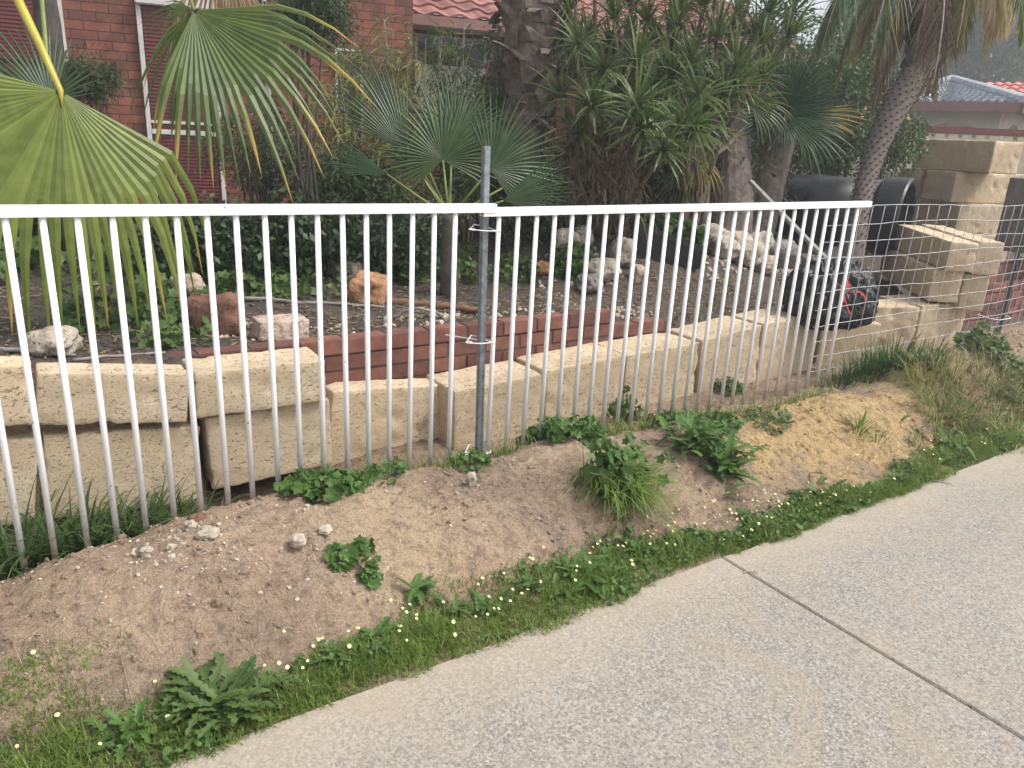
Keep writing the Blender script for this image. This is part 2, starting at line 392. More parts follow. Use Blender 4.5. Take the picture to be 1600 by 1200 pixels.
def ground_h(X, Y, fine=True):
    zc = interp(BASE, X) + .055; zb = interp([(-1, -.06), (1.2, -.02), (1.6, .04), (3, .05), (5, .08), (8, .06)], X)
    if Y < -1.04: z = -.03 + max(0, (Y + 1.12)) * .25
    elif Y < -.8: z = -.01 + (Y + 1.04) / .24 * .035
    elif Y < -.14:
        q = (Y + .8) / .66; z = .025 + (zc - .025) * math.sin(PI / 2 * q) ** .85
        z += (.035 + .05 * sstep(2.2, 4.2, X)) * math.sin(PI * q) * (1 + fnz(X, Y, 1.1, 9))
    else:
        q = sstep(-.14, .3, Y); z = zc * (1 - q) + zb * q
        z = max(z, zb)
    if Y > (.40 if X < .72 else .55):
        k_ = .62 * sstep(6.9, 7.9, X)
        lf = 1 - sstep(.62, .72, X)
        q = sstep(.62 - .21 * lf, .84 - .33 * lf, Y) if X < 3.4 else sstep(.6 + k_, 1.0 + k_, Y)
        z = z * (1 - q) + (yard(X, Y) + .04 * (1 - sstep(.6, .8, X))) * q
    if fine:
        e = .5 if Y < -.85 else 1
        z += e * (.024 * fnz(X, Y, 3.2, 1) + .019 * fnz(X, Y, 9, 5) + .010 * fnz(X, Y, 26, 2))
    return z
def terrain(name, x0, x1, y0, y1, st):
    nx = int((x1 - x0) / st); ny = int((y1 - y0) / st); mb = MB(); vs = []
    for j in range(ny + 1):
        for i in range(nx + 1):
            X = x0 + (x1 - x0) * i / nx; Y = y0 + (y1 - y0) * j / ny; vs.append((X, Y, ground_h(X, Y)))
    fs = [(j * (nx + 1) + i, j * (nx + 1) + i + 1, (j + 1) * (nx + 1) + i + 1, (j + 1) * (nx + 1) + i) for j in range(ny) for i in range(nx)]
    mb.add(vs, fs); o = mb.build(name, m_soil, smooth=True); tag(o, kind='structure'); return o
terrain('dirt_bank', -.8, 7.6, -1.14, 1.0, .017)
terrain('garden_soil', -.8, 11, 1.0, 6.9, .07)
terrain('soil_side', 7.6, 13, -1.14, 1.0, .06)
terrain('soil_strip', -5, -.8, -1.14, 6.9, .08)
terrain('soil_far', 11, 20, -1.14, 6.9, .2)
g = MB(); g.add([(-300, -300, -.16), (300, -300, -.16), (300, 300, -.16), (-300, 300, -.16)], [(0, 1, 2, 3)]); tag(g.build('ground', m_soil), kind='structure')
# driveway slabs with a gap between them
EDG = -1.045
def slab(x0, x1, nm):
    mb = MB(); y1, y0 = EDG, -6.5; n = 60; top = []
    b = .006
    vs = [(x0 + b, y0, 0), (x1 - b, y0, 0)]
    xs = [x1 - b - (x1 - x0 - 2 * b) * i / n for i in range(n + 1)]
    edge = [(x, y1 + .012 * fnz(x, 0, 3, 2), 0) for x in xs]
    top = vs + edge; k = len(top)
    low = [(x0 if abs(p[0] - x0 - b) < 1e-6 else x1 if abs(p[0] - x1 + b) < 1e-6 else p[0], p[1] + (.005 if i > 1 else 0), -.007) for i, p in enumerate(top)]
    bot = [(p[0], p[1], -.1) for p in low]
    mb.add(top + low + bot, [tuple(range(k))] + [(i, (i + 1) % k + 0, (i + 1) % k + k, i + k)[::-1] for i in range(k)] + [(i + k, (i + 1) % k + k, (i + 1) % k + 2 * k, i + 2 * k)[::-1] for i in range(k)])
    tag(mb.build('driveway', m_conc), kind='structure')
slab(-4.5, 2.375, 0); slab(2.383, 7.2, 1); slab(7.208, 16, 2)
j = MB(); 
for i in range(330):
    y = -1.1 - i * .0165; c = V((2.379, y, -.009))
    if fnz(y, 3, 2.2, 4) > -.02:
        for q in range(8): blade(j, c + V((R.uniform(-.004, .004), R.uniform(-.008, .008), 0)), R.uniform(0, 6.28), R.uniform(.012, .026), .004, R.uniform(.3, 1.2), .8, 0, 2)
    tube(j, [c + V((0, -.009, -.006)), c + V((0, .009, -.006 + .004 * R.random()))], [.005, .005], 5, m=1)
tag(j.build('joint_moss', [L_drygreen, m_mortar]), 'moss and dirt filling the joint between the driveway slabs', 'moss', kind='stuff')

# ------------------------------------------------------------------ fence panels
def fence(name, label, x0, x1, ztop0, ztop1, bx, Y=0.0):
    e = tag(empty(name, (x0, Y, .15)), label, 'fence', 'white pool fence panels')
    mb = MB(); h = .036; wd = .036
    L = V((x1 - x0, 0, ztop1 - ztop0)); a = math.atan2(L.z, L.x)
    # open-ended hollow rail: outer skin, inner skin, ring ends
    r = Matrix.Rotation(-a, 3, 'Y'); c = V(((x0 + x1) / 2, Y, (ztop0 + ztop1) / 2 - h / 2)); l2 = L.length / 2
    def ring(x, k): 
        return [r @ V((x, sy * (wd / 2 - k), sz * (h / 2 - k))) + c for sy, sz in ((-1, -1), (1, -1), (1, 1), (-1, 1))]
    rings = [ring(-l2 + .08, .0025), ring(-l2, .0025), ring(-l2, 0), ring(l2, 0), ring(l2, .0025), ring(l2 - .08, .0025)]
    vs = sum(rings, []); fs = [(i * 4 + k, i * 4 + (k + 1) % 4, (i + 1) * 4 + (k + 1) % 4, (i + 1) * 4 + k) for i in range(5) for k in range(4)]
    fs += [(0, 1, 2, 3), (20, 21, 22, 23)]; mb.add(vs, fs)
    mb.build('top_rail', m_white, e)
    for X in bx:
        b = MB(); zt = ztop0 + (X - x0) / (x1 - x0) * (ztop1 - ztop0) - h + .002
        jx = R.uniform(-.002, .002)
        tube(b, [(X + jx, Y, zt), (X + R.uniform(-.004, .004), Y + R.uniform(-.004, .004), ground_h(X, Y) - .06)], .0108, 14)
        b.build('baluster', m_white, e, smooth=True)
    return e
fence('fence_panel', 'white tubular fence panel on the left, its rail passing over the galvanised post', -.63, 1.838, 1.364, 1.354, [.0406 + .1 * i for i in range(-6, 17)])
fence('fence_panel', 'white tubular fence panel to the right of the galvanised post, tucked under its neighbour', 1.775, 4.64, 1.337, 1.352, [1.862 + .1023 * i for i in range(27)], .004)
# galvanised post (square tube, folded rib)
pt = onY(759, 247, .045); pb = onY(748, 712, .045)
e = tag(empty('metal_post', (pb.x, .045, .12)), 'galvanised square post sticking up above the rails where the two white panels meet', 'post')
mb = MB(); d = (pt - V((pb.x, .045, pb.z)))
for (a, b_, s) in ((0, 1, .03),):
    rt = d.to_track_quat('Z', 'Y').to_matrix()
    box(mb, (pt + pb) / 2, (.032, .028, d.length + .1), .003, rot=Matrix.Rotation(math.atan2(d.x, d.z), 3, 'Y'))
mb.build('post_tube', m_galv, e)
mb = MB(); box(mb, pt + V((0, 0, .051)), (.027, .023, .003)); mb.build('end_cap', m_picket, e)
def tie(pix, label, tail=None):
    mb = MB(); xs = [onY(px, py, -.013) for px, py in pix]
    tube(mb, xs, .0028, 6)
    zz = xs[0].z
    for X in (xs[0], xs[-1]):
        pts = [(X.x + .0135 * math.cos(a), .0135 * math.sin(a), X.z) for a in [k * PI / 6 for k in range(13)]]; tube(mb, pts, .0028, 6)
    tube(mb, [xs[0] + V((0, .03, 0)), xs[0] + V((.05, .078, .012)), xs[-1] + V((-.03, .075, .012)), xs[-1] + V((0, .028, 0))], .0026, 6)
    if tail: tube(mb, [onY(x, y, Y) for x, y, Y in tail], .0026, 6)
    tag(mb.build('wire_tie', m_tie, origin=xs[0], smooth=True), label, 'wire tie', 'wire ties round the galvanised post')
tie([(740, 359), (760, 361), (780, 361)], 'topmost white wire tie round the galvanised post, just under the rails')
tie([(735, 536), (752, 537), (771, 535)], 'middle white wire tie with a long tail, in front of the brick wall', [(771, 533, .02), (740, 530, .1), (696, 523, .12)])
tie([(732, 710), (748, 714), (765, 707)], 'lowest white wire tie, near the ground on the galvanised post')

# ------------------------------------------------------------------ wire mesh fence and its picket
e = tag(empty('wire_mesh_fence', (4.4, .02, .1)), 'grid wire mesh fence starting at the right end of the white panels', 'wire fence')
mb = MB()
def mz(X, f): return .12 + (1.315 - .12) * f
def my(X): return .03 + .03 * math.sin(X * 1.7)
for i in range(12):
    f = i / 11; X1 = 8.6 if i > 8 else 7.6 - (11 - i) * .05; pts = []
    for k in range(42):
        X = 4.28 + .12 * (1 - f) + (X1 - 4.28) * k / 41; pts.append((X, my(X), mz(X, f) + .008 * math.sin(X * 3 + i) + .01 * R.uniform(-1, 1) * .3))
    tube(mb, pts, .0024, 5, m=0)
for i in range(31):
    X = 4.38 + .1265 * i; pts = []
    for k in range(12):
        f = k / 11; pts.append((X + .03 * (f - .5) + .006 * math.sin(i + k * .8), my(X) - .003, mz(X, f)))
    tube(mb, pts, .0021, 5)
mb.build('wire_grid', m_wire, e, smooth=True)
mb = MB(); a = onY(1597, 333, .05); b = onY(1562, 545, .05)
for s in ((.034, .007), (.007, .034)):
    box(mb, (a + b) / 2, (s[0], s[1], (a - b).length + .1), .001)
tag(mb.build('star_picket', m_picket, origin=(b.x, .05, .1)), 'dark steel star picket holding up the wire mesh at the right edge', 'post')
mb = MB(); p = onY(1562, 500, .03)
tube(mb, [onY(1527, 491, .03), onY(1545, 497, -.01), onY(1562, 500, .0), onY(1580, 497, -.02), onY(1572, 493, .05), onY(1556, 497, .09)], .003, 6)
tag(mb.build('wire_tie', m_tie, origin=p), 'twisted white wire tie low on the dark star picket', 'wire tie')

# ------------------------------------------------------------------ limestone blocks
def rblock(name, A, B, depth, h, label, cat='block', group=None, mat=None, back=None, rough=1., batter=0.):
    """A,B: front top corners (world). block goes back by depth and down by h"""
    A, B = V(A), V(B); u = B - A; L = u.length; u.normalize()
    n = V((-u.y, u.x, 0)).normalized() if back is None else V(back).normalized(); z = u.cross(n); 
    if z.z < 0: z = -z
    st = .02; nx, ny, nzv = max(4, int(L / st)), max(4, int(depth / st)), max(4, int(h / st)); bm = bmesh.new(); bmesh.ops.create_grid(bm, x_segments=1, y_segments=1, size=.5); bm.free()
    mb = MB(); idx = {}; vs = []; r = .009; o = R.uniform(0, 50)
    def vert(i, j, k):
        key = (i, j, k)
        if key in idx: return idx[key]
        gl = lambda i_, n_, L_: 0 if i_ == 0 else L_ if i_ == n_ else r + (L_ - 2 * r) * (i_ - 1) / (n_ - 2)
        p = V((gl(i, nx, L), gl(j, ny, depth), -gl(k, nzv, h))); c = V((min(max(p.x, r), L - r), min(max(p.y, r), depth - r), min(max(p.z, -h + r), -r)))
        dd = p - c
        if dd.length > r: p = c + dd.normalized() * r
        q = nz(p, 9, o) * .002 + nz(p, 28, o) * .0045 + nz(p, 3, o) * .003
        nn = (p - V((L / 2, depth / 2, -h / 2))); nn = V((nn.x / L, nn.y / depth, nn.z / h)).normalized()
        ch = max(0, nz(p, 11, o + 9) - .2) * .03 * (1 if dd.length > r * .9 else .1)
        p = p + nn * (q - ch) * rough
        idx[key] = len(vs); vs.append(A + u * p.x + n * (p.y + batter * p.z) + z * p.z); return idx[key]
    fs = []
    for i in range(nx):
        for j in range(ny):
            fs.append((vert(i, j, 0), vert(i + 1, j, 0), vert(i + 1, j + 1, 0), vert(i, j + 1, 0)))
            fs.append((vert(i, j, nzv), vert(i, j + 1, nzv), vert(i + 1, j + 1, nzv), vert(i + 1, j, nzv)))
    for k in range(nzv):
        for i in range(nx):
            fs.append((vert(i, 0, k), vert(i, 0, k + 1), vert(i + 1, 0, k + 1), vert(i + 1, 0, k)))
            fs.append((vert(i, ny, k), vert(i + 1, ny, k), vert(i + 1, ny, k + 1), vert(i, ny, k + 1)))
        for j in range(ny):
            fs.append((vert(0, j, k), vert(0, j + 1, k), vert(0, j + 1, k + 1), vert(0, j, k + 1)))
            fs.append((vert(nx, j, k), vert(nx, j, k + 1), vert(nx, j + 1, k + 1), vert(nx, j + 1, k)))
    mb.add(vs, fs); c = (A + B) / 2 + n * depth / 2 - z * h
    return tag(mb.build(name, mat or m_lime, origin=c, smooth=True), label, cat, group)
G1 = 'cream limestone blocks along the fence'
YU, YL = .36, .40
def bpix(p, q, Y, **k): return (onY(*p, Y), onY(*q, Y))
def up(a, b): return a, b
A, B = bpix((-190, 572), (50, 571), YU); rblock('limestone_block', A, B, .15, .235, 'upper limestone block cut off by the left edge of the photo', group=G1)
A, B = bpix((58, 582), (297, 583), YU); rblock('limestone_block', A, B, .15, .215, 'level upper limestone block behind the drooping fan leaf tips, second from the left', group=G1)
A, B = bpix((303, 584), (509, 562), YU - .01); rblock('limestone_block', A, B, .25, .20, 'upper limestone block with a raised right end, next to the start of the brick wall', group=G1)
A, B = bpix((-180, 690), (60, 686), YL); rblock('limestone_block', A, B, .3, .36, 'lower limestone block in the left corner behind the strappy grass', group=G1)
A, B = bpix((68, 682), (314, 666), YL); rblock('limestone_block', A, B, .3, .36, 'lower greyish limestone block behind the tall dark grass', group=G1)
A, B = bpix((321, 655), (515, 622), YL - .01); rblock('limestone_block', A, B, .33, .34, 'lower limestone block standing proud under the tilted one, left of the ivy', group=G1)
YB = .42
A, B = bpix((519, 611), (706, 600), .57); rblock('limestone_block', A, B, .15, .42, 'wide limestone block below the left half of the low brick wall', group=G1)
A, B = bpix((709, 611), (847, 584), YB - .02); rblock('limestone_block', A, B, .31, .4, 'limestone block right behind the galvanised post, with a dark spot on top', group=G1)
A, B = bpix((853, 580), (976, 554), YB); rblock('limestone_block', A, B, .31, .4, 'limestone block under the right end of the low brick wall', group=G1)
A, B = bpix((980, 555), (1094, 535), YB); rblock('limestone_block', A, B, .32, .4, 'limestone block just past the brick wall, two before the curved end', group=G1)
A, B = bpix((1097, 532), (1191, 508), YB); rblock('limestone_block', A, B, .32, .42, 'limestone block next to last before the row ends at the black bag', group=G1)
A, B = bpix((1194, 506), (1280, 487), YB); rblock('limestone_block', A, B, .30, .45, 'last tall limestone block of the row, its rounded top touching the black bag', group=G1)
G2 = 'limestone blocks behind the wire mesh'
A, B = onZ(1285, 503, .40), onZ(1378, 506, .40); rblock('limestone_block', A, B, .35, .4, 'low limestone block underneath the black rubbish bag', group=G2)
A, B = onZ(1362, 478, .46), onZ(1438, 481, .46); rblock('limestone_block', A, B, .3, .4, 'rough topped limestone block beside the bag behind the mesh', group=G2, rough=1.7)
A, B = onZ(1442, 478, .46), onZ(1514, 472, .46); rblock('limestone_block', A, B, .42, .46, 'clean edged limestone block at the right end of the low row behind the mesh', group=G2)
# leaning pairs
def zb(tl, tr, z0, depth, h, lab, g=G2, zr=None, **k):
    rblock('limestone_block', onZ(*tl, z0), onZ(*tr, z0 if zr is None else zr), depth, h, lab, group=g, **k)
a_ = onZ(1402, 350, .99); b_ = onZ(1487, 378, .99)
def pair(off, zt, lab, L=None, depth=.36, h=.27, gap=0):
    A = a_ + off; B = b_ + off; u = (B - A).normalized()
    A.z = B.z = zt; rblock('limestone_block', A, B, depth, h, lab, group=G2)
u_ = (b_ - a_).normalized(); n_ = V((-u_.y, u_.x, 0))
print('pair', a_, b_, (b_ - a_).length)
pair(V((0, 0, 0)), .99, 'limestone block on top of the nearer slanting pair behind the mesh', depth=.21, h=.235)
pair(-u_ * .1 - n_ * .05, .75, 'limestone block at the bottom of the nearer slanting pair behind the mesh', depth=.24, h=.27)
pair(n_ * .24 - u_ * .1, 1.0, 'limestone block on top of the farther slanting pair, half hidden', depth=.2, h=.27)
pair(n_ * .22 - u_ * .16, .72, 'limestone block at the bottom of the farther slanting pair', depth=.2, h=.3)
# big stack
G3 = 'large limestone blocks in the tall stack'
sa = onD(1431, 221, 9.5); sb = onD(1556, 221, 8.45); sa.z = sb.z = 1.825
su = (sb - sa).normalized(); sn = V((-su.y, su.x, 0)); print('stack', sa, sb, (sb - sa).length)
def stk(o_u, L, o_n, zt, depth, lab, mat=None, h=.345, name='limestone_block', cat='block'):
    A = sa + su * o_u + sn * o_n; A.z = zt; B = A + su * L; rblock(name, A, B, depth, h, lab, group=G3 if mat is None else None, mat=mat, cat=cat)
SL = (sb - sa).length
stk(0, SL, 0, 1.825, .4, 'long limestone block lying alone on top of the tall stack')
stk(-.16, .36, -.02, 1.475, .5, 'small ended limestone block in the second layer of the tall stack, left')
stk(.34, .46, -.08, 1.475, 1.1, 'bright ended limestone block in the second layer of the tall stack, right')
stk(-.14, 1.0, .02, 1.125, .8, 'shaded limestone block in the third layer of the tall stack')
stk(-.12, 1.02, .04, .775, .8, 'lowest limestone block of the tall stack, behind the slanting pairs')
a = onD(1578, 277, 8.0); b = onD(1690, 285, 7.6); b.z = a.z
rblock('dark_stone_block', a, b, .5, .75, 'dark weathered stone slab at the right edge beside the tall stack', mat=m_darkstone)

# ------------------------------------------------------------------ brick walls, each brick modelled
def brickwall(name, pts, ztops, zbot, label, th=.11, skip=None):
    """pts: polyline of the front face; ztops: courses from the top down"""
    e = tag(empty(name, V((pts[0][0], pts[0][1], zbot))), label, 'brick wall')
    mb = MB(); core = MB(); bl, bh, jt = .23, .076, .01
    tot = 0; P = [V((p[0], p[1], 0)) for p in pts]
    segs = [(P[i], P[i + 1]) for i in range(len(P) - 1)]; Ls = [(b - a).length for a, b in segs]
    def at(s):
        for (a, b), L in zip(segs, Ls):
            if s <= L + 1e-6: return a + (b - a) * (s / L), (b - a).normalized()
            s -= L
        return segs[-1][1], (segs[-1][1] - segs[-1][0]).normalized()
    T = sum(Ls); r = 0; z = ztops[0][0]
    while z > zbot:
        s = -.12 if r % 2 else 0
        s1 = T if r == 0 or len(ztops) < 2 else min(T, ztops[0][1] if False else T)
        while s < T:
            a = max(s, 0); b = min(s + bl, T)
            if b - a > .04 and not (skip and skip(r, (a + b) / 2)):
                c, d = at((a + b) / 2); n = V((-d.y, d.x, 0))
                box(mb, c + n * th / 2 + V((0, 0, z - bh / 2 + R.uniform(-.0015, .0015))) + n * R.uniform(-.002, .002), (b - a - .001, th, bh), .004, math.atan2(d.y, d.x) + R.uniform(-.006, .006))
            s += bl + jt
        for (a, b) in segs:
            if not skip or not skip(r, (a - P[0]).length + .3):
                c = (a + b) / 2; d = (b - a).normalized(); n = V((-d.y, d.x, 0))
                box(core, c + n * th / 2 + V((0, 0, z - bh / 2 - jt / 2)), ((b - a).length - .02, th - .012, bh + jt - .003 if r else bh), 0, math.atan2(d.y, d.x))
        z -= bh + jt; r += 1
    mb.build('bricks', m_brick, e); core.build('mortar', m_mortar, e)
brickwall('brick_wall', [(.0, .73), (3.22, .73)], [(.607,)], .1, 'low red brick retaining wall behind the limestone blocks in the middle')
w0 = onY(955, 515, .75)
brickwall('brick_wall', [(3.235, .735), (3.75, .74)], [(.50,)], .1, 'short lower step of dark brick wall just right of the long one')
p = [onZ(1500, 433, .42), onZ(1545, 420, .42), onZ(1600, 400, .46), onZ(1680, 392, .46)]
WP = [onZ(1462, 460, .45), onZ(1540, 447, .45), onZ(1680, 432, .45)]
brickwall('brick_wall', [(q.x, q.y) for q in WP], [(.45,)], .0, 'lower front tier of the red brick wall beyond the mesh at the right edge')

WP = [onZ(1512, 426, .60), onZ(1590, 411, .60), onZ(1680, 402, .60)]
brickwall('brick_wall', [(q.x, q.y) for q in WP], [(.60,)], .38, 'second stepped back tier of red bricks above the wall at the right edge')
# ------------------------------------------------------------------ rocks
def rock(px, py, w, h, mat, label, z=None, name='rock', seed=0, sq=3.0, group=None, dpt=1.0, yaw=0):
    """base centre seen at pixel px,py; w,h in pixels"""
    zz = .6 if z is None else z
    for _ in range(9):
        p = onZ(px, py, zz); zz = .5 * zz + .5 * ground_h(p.x, p.y, False) if z is None else z
    dep = (M.transposed() @ (p - EYE)).z * -1; s = dep / F; W, H = w * s, h * s
    bm = bmesh.new(); bmesh.ops.create_icosphere(bm, subdivisions=4, radius=1)
    o = seed * 3.7 + px * .13
    for v in bm.verts:
        c = v.co; k = (abs(c.x) ** sq + abs(c.y) ** sq + abs(c.z) ** sq) ** (-1 / sq)
        c = c * k; f = 1 + .28 * nz(c, 1.3, o) + .12 * nz(c, 3.4, o) + .05 * nz(c, 9, o)
        c = c * f; v.co = V((c.x * W / 2, c.y * W / 2 * dpt, c.z * H / 2))
    mb = MB(); rt = Matrix.Rotation(yaw - .5, 3, 'Z')
    mb.add([rt @ v.co + p + V((0, 0, H * .42)) for v in bm.verts], [tuple(v.index for v in f.verts) for f in bm.faces]); bm.free()
    return tag(mb.build(name, mat, origin=p, smooth=True), label, 'rock', group)
rock(578, 472, 56, 46, m_rock_o, 'squarish orange rock in the garden bed behind the left panel', sq=5)
rock(545, 438, 44, 34, m_rock_l, 'white mottled rock poking up behind the orange rock')
rock(296, 472, 46, 48, m_rock_p, 'pale curved rock between the fan leaf and the terracotta slab', dpt=.6)
rock(338, 520, 78, 64, m_rock_r, 'broken terracotta slab tilted in the soil above the left blocks', sq=5, dpt=.5)
rock(85, 552, 66, 44, m_rock_l, 'pale lumpy rock above the left blocks under the fan leaf')
rock(846, 428, 24, 22, m_rock_o, 'small ochre rock lying just right of the galvanised post')
rock(882, 405, 40, 50, m_rock_l, 'limestone lump behind the green weed in the garden bed')
rock(908, 388, 30, 36, m_rock_l, 'rounded limestone rock right behind the tall green weed')
rock(972, 412, 36, 42, m_rock_l, 'mossy limestone rock touching the left side of the black planter')
rock(974, 374, 20, 36, m_rock_p, 'narrow pinkish rock upright beside the black planter rim')
rock(997, 440, 24, 28, m_rock_p, 'pinkish white rock in front of the black planter')
rock(938, 436, 54, 36, m_rock_l, 'flat crumbly limestone rock below the mossy one')
rock(920, 452, 40, 26, m_rock_g, 'dark grey rock half sunk in the soil below the weeds')
for i, (x, y, w_, h_, lb) in enumerate([(1112, 384, 46, 34, 'leftmost limestone lump of the rubble ridge, touching the planter leaves'), (1132, 402, 44, 30, 'dark faced lump of the rubble ridge right of the planter'),
        (1150, 392, 40, 32, 'pinkish lump high in the middle of the rubble ridge'), (1166, 412, 48, 38, 'largest cream lump low in the rubble ridge'),
        (1184, 402, 40, 44, 'tall pale lump near the right end of the rubble ridge'), (1192, 424, 34, 28, 'low lump in front of the tall pale one of the rubble ridge'),
        (1221, 416, 44, 44, 'rounded grey limestone rock right of the rubble ridge'), (1238, 440, 26, 20, 'small pink stone beside the black bag'), (1250, 452, 22, 16, 'small ochre stone nearest to the black bag'), (1258, 420, 34, 26, 'brown rock behind the black bag')]):
    rock(x, y, w_, h_, [m_rock_l, m_rock_l, m_rock_p, m_rock_l, m_rock_l, m_rock_p, m_rock_g, m_rock_p, m_rock_o, m_rock_g][i], lb, seed=i, group='limestone rubble beside the planter')
for i, (x, y, w_, h_, mt, lb) in enumerate([(736, 758, 15, 24, m_rock_l, 'small upright cream stone on the bank below the galvanised post'),
        (297, 829, 20, 17, m_rock_l, 'cream stone on the bank crest, left of the long chip'), (326, 838, 34, 14, m_rock_l, 'long cream stone chip on the bank crest'),
        (308, 815, 26, 12, m_rock_r, 'small red brick chip on the bank crest'), (228, 866, 17, 13, m_rock_l, 'pale stone on the left part of the bank'),
        (267, 860, 12, 12, m_rock_l, 'tiny whitish pebble right of the pale stone on the bank'), (466, 852, 22, 20, m_stone, 'grey brown stone set in the bank below the creeping weed'),
        (508, 832, 20, 12, m_stone, 'flat brown stone near the sand chute of the bank')]):
    p0 = onZ(x, y, .15); zz = .15
    for _ in range(5): p0 = onZ(x, y, zz); zz = .5 * zz + .5 * ground_h(p0.x, p0.y, False)
    rock(x, y, w_, h_, mt, lb, z=zz, name='stone', seed=i + 20)
# cream and red brick lump
A, B = onZ(404, 512, .7), onZ(482, 502, .7)
A = onY(405, 503, .93); B = onY(484, 499, .93)
rblock('paver_block', A, B, .16, .12, 'cream faced paver with a red end resting on the soil above the tilted block', mat=m_rock_p, rough=.8)

# ------------------------------------------------------------------ rubbish bag, planter, pipe, plank
c = V(onD(1298, 456, 5.55)); c.z = .67
e = tag(empty('rubbish_bag', V((c.x, c.y, .42))), 'shiny black rubbish bag with red ties slumped on the block behind the fence end', 'rubbish bag')
bm = bmesh.new(); bmesh.ops.create_icosphere(bm, subdivisions=6, radius=1)
mb = MB(); vs = []
axr = ray(1303, 452); rt = Matrix.Rotation(-.55, 3, 'Z')
for v in bm.verts:
    q = v.co.copy(); s = (abs(q.x) ** 2.6 + abs(q.y) ** 2.6 + abs(q.z) ** 2.6) ** (-1 / 2.6); q *= s
    wr = abs(nz(V((q.x * 2.2, q.y * 2.2, q.z * .9)), 2.6, 4)); wr2 = abs(nz(q, 9, 2)); wr3 = abs(nz(q, 20, 5))
    q *= 1 - .17 * (1 - wr * 2) * (.5 + .5 * max(0, q.z + .4)) - .05 * wr2 - .03 * wr3 + .14 * nz(q, 1.1, 8)
    top = max(0, q.z); q.x *= 1 - .35 * top; q.y *= 1 - .3 * top
    vs.append(rt @ V((q.x * .35, q.y * .27, q.z * .26)) + c + V((.02 * q.z, 0, 0)))
mb.add(vs, [tuple(v.index for v in f.verts) for f in bm.faces]); bm.free(); mb.build('bag', m_bag, e, smooth=True)
mb = MB(); f = c + V((-.08, -.17, .10))
rp = lambda dx, dz, dy=0: c + rt @ V((dx, -.25 + dy, dz))
def ribbon(mb, pts, wd):
    vs = []; 
    for i, p in enumerate(pts): vs += [p + V((wd * .3, 0, wd * .5)), p - V((wd * .3, 0, wd * .5)), p + V((0, .006, 0))]
    fs = []
    for i in range(len(pts) - 1): fs.append((3 * i, 3 * i + 1, 3 * i + 4, 3 * i + 3))
    mb.add(vs, fs)
ribbon(mb, [rp(-.02 + .028 * math.cos(a), .06 + .06 * math.sin(a), -.0 + .03 * math.sin(a)) for a in [k * .42 for k in range(12)]], .035)
ribbon(mb, [rp(.07 + .06 * math.cos(a), -.03 + .09 * math.sin(a), -.02) for a in [k * .4 - 1 for k in range(11)]], .012)
ribbon(mb, [rp(-.04, .05, -.01), rp(-.02, .0, -.03), rp(.01, -.06, -.03), rp(.04, -.1, -.02)], .012)
mb.build('tie', m_red, e)
# planter: tapered trough
pa = onZ(988, 412, .70); pc = onZ(1100, 418, .70)
e = tag(empty('planter', (pa + pc) / 2), 'black plastic trough planter full of bright leaves beside the rubble ridge', 'planter')
u = (pc - pa).normalized(); n = V((-u.y, u.x, 0)); L = (pc - pa).length
mb = MB()
def trough(L, D, H, in_, mb):
    c0 = (pa + pc) / 2 + n * D / 2; l_ = L
    def rg(l, d, z): return [c0 + u * sx * l / 2 + n * sy * d / 2 + V((0, 0, z)) for sx, sy in ((-1, -1), (1, -1), (1, 1), (-1, 1))]
    rs = [rg(L * .9, D * .85, -.02), rg(L * .98, D * .97, H * .86), rg(L * 1.03, D * 1.04, H * .865), rg(L * 1.03, D * 1.04, H), rg(L * .97, D * .94, H), rg(L * .95, D * .9, H * .8)]
    for q in rs[1:]:
        for v in q: v.z -= .17 * ((v - pa).dot(u) / l_ if l_ else 0)
    vs = sum(rs, []); fs = [(i * 4 + k, i * 4 + (k + 1) % 4, (i + 1) * 4 + (k + 1) % 4, (i + 1) * 4 + k) for i in range(5) for k in range(4)]; mb.add(vs, fs)
    return rs[-1]
top = trough(L, .34, .33, 0, mb); mb.build('trough', m_black, e)
mb = MB(); mb.add(top, [(0, 1, 2, 3)]); mb.build('potting_soil', m_soil, e)
PLT = (top, u, n, L)
# black drum lying down
c1 = onD(1396, 322, 7.6); c1.z = 1.04; ax = (V((.62, -.78, 0))).normalized()
e = tag(empty('black_drum', V((c1.x, c1.y, .5))), 'black plastic drum lying on its side behind the leaning palm, rim open', 'drum')
def lathe(mb, c, ax, prof, n=48):
    s, u2 = frame(ax); vs = []
    for (d, r) in prof:
        for k in range(n): a = 2 * PI * k / n; vs.append(c + ax * d + (s * math.cos(a) + u2 * math.sin(a)) * r)
    mb.add(vs, [(i * n + k, i * n + (k + 1) % n, (i + 1) * n + (k + 1) % n, (i + 1) * n + k) for i in range(len(prof) - 1) for k in range(n)])
ax = (onD(1405, 322, 7.5) - onD(1262, 312, 8.0)); ax.z = 0; ax.normalize()
mb = MB(); lathe(mb, c1, ax, [(-1.2, .01), (-1.2, .30), (-1.15, .335), (-.8, .35), (-.78, .362), (-.72, .362), (-.7, .35), (-.1, .35), (-.1, .30), (-1.1, .28), (-1.12, .01)])
mb.build('body', m_black, e, smooth=True)
mb = MB(); lathe(mb, c1, ax, [(-.1, .352), (-.1, .385), (.12, .385), (.14, .372), (.13, .335), (-.1, .33)]); mb.build('rim', m_black, e, smooth=False)
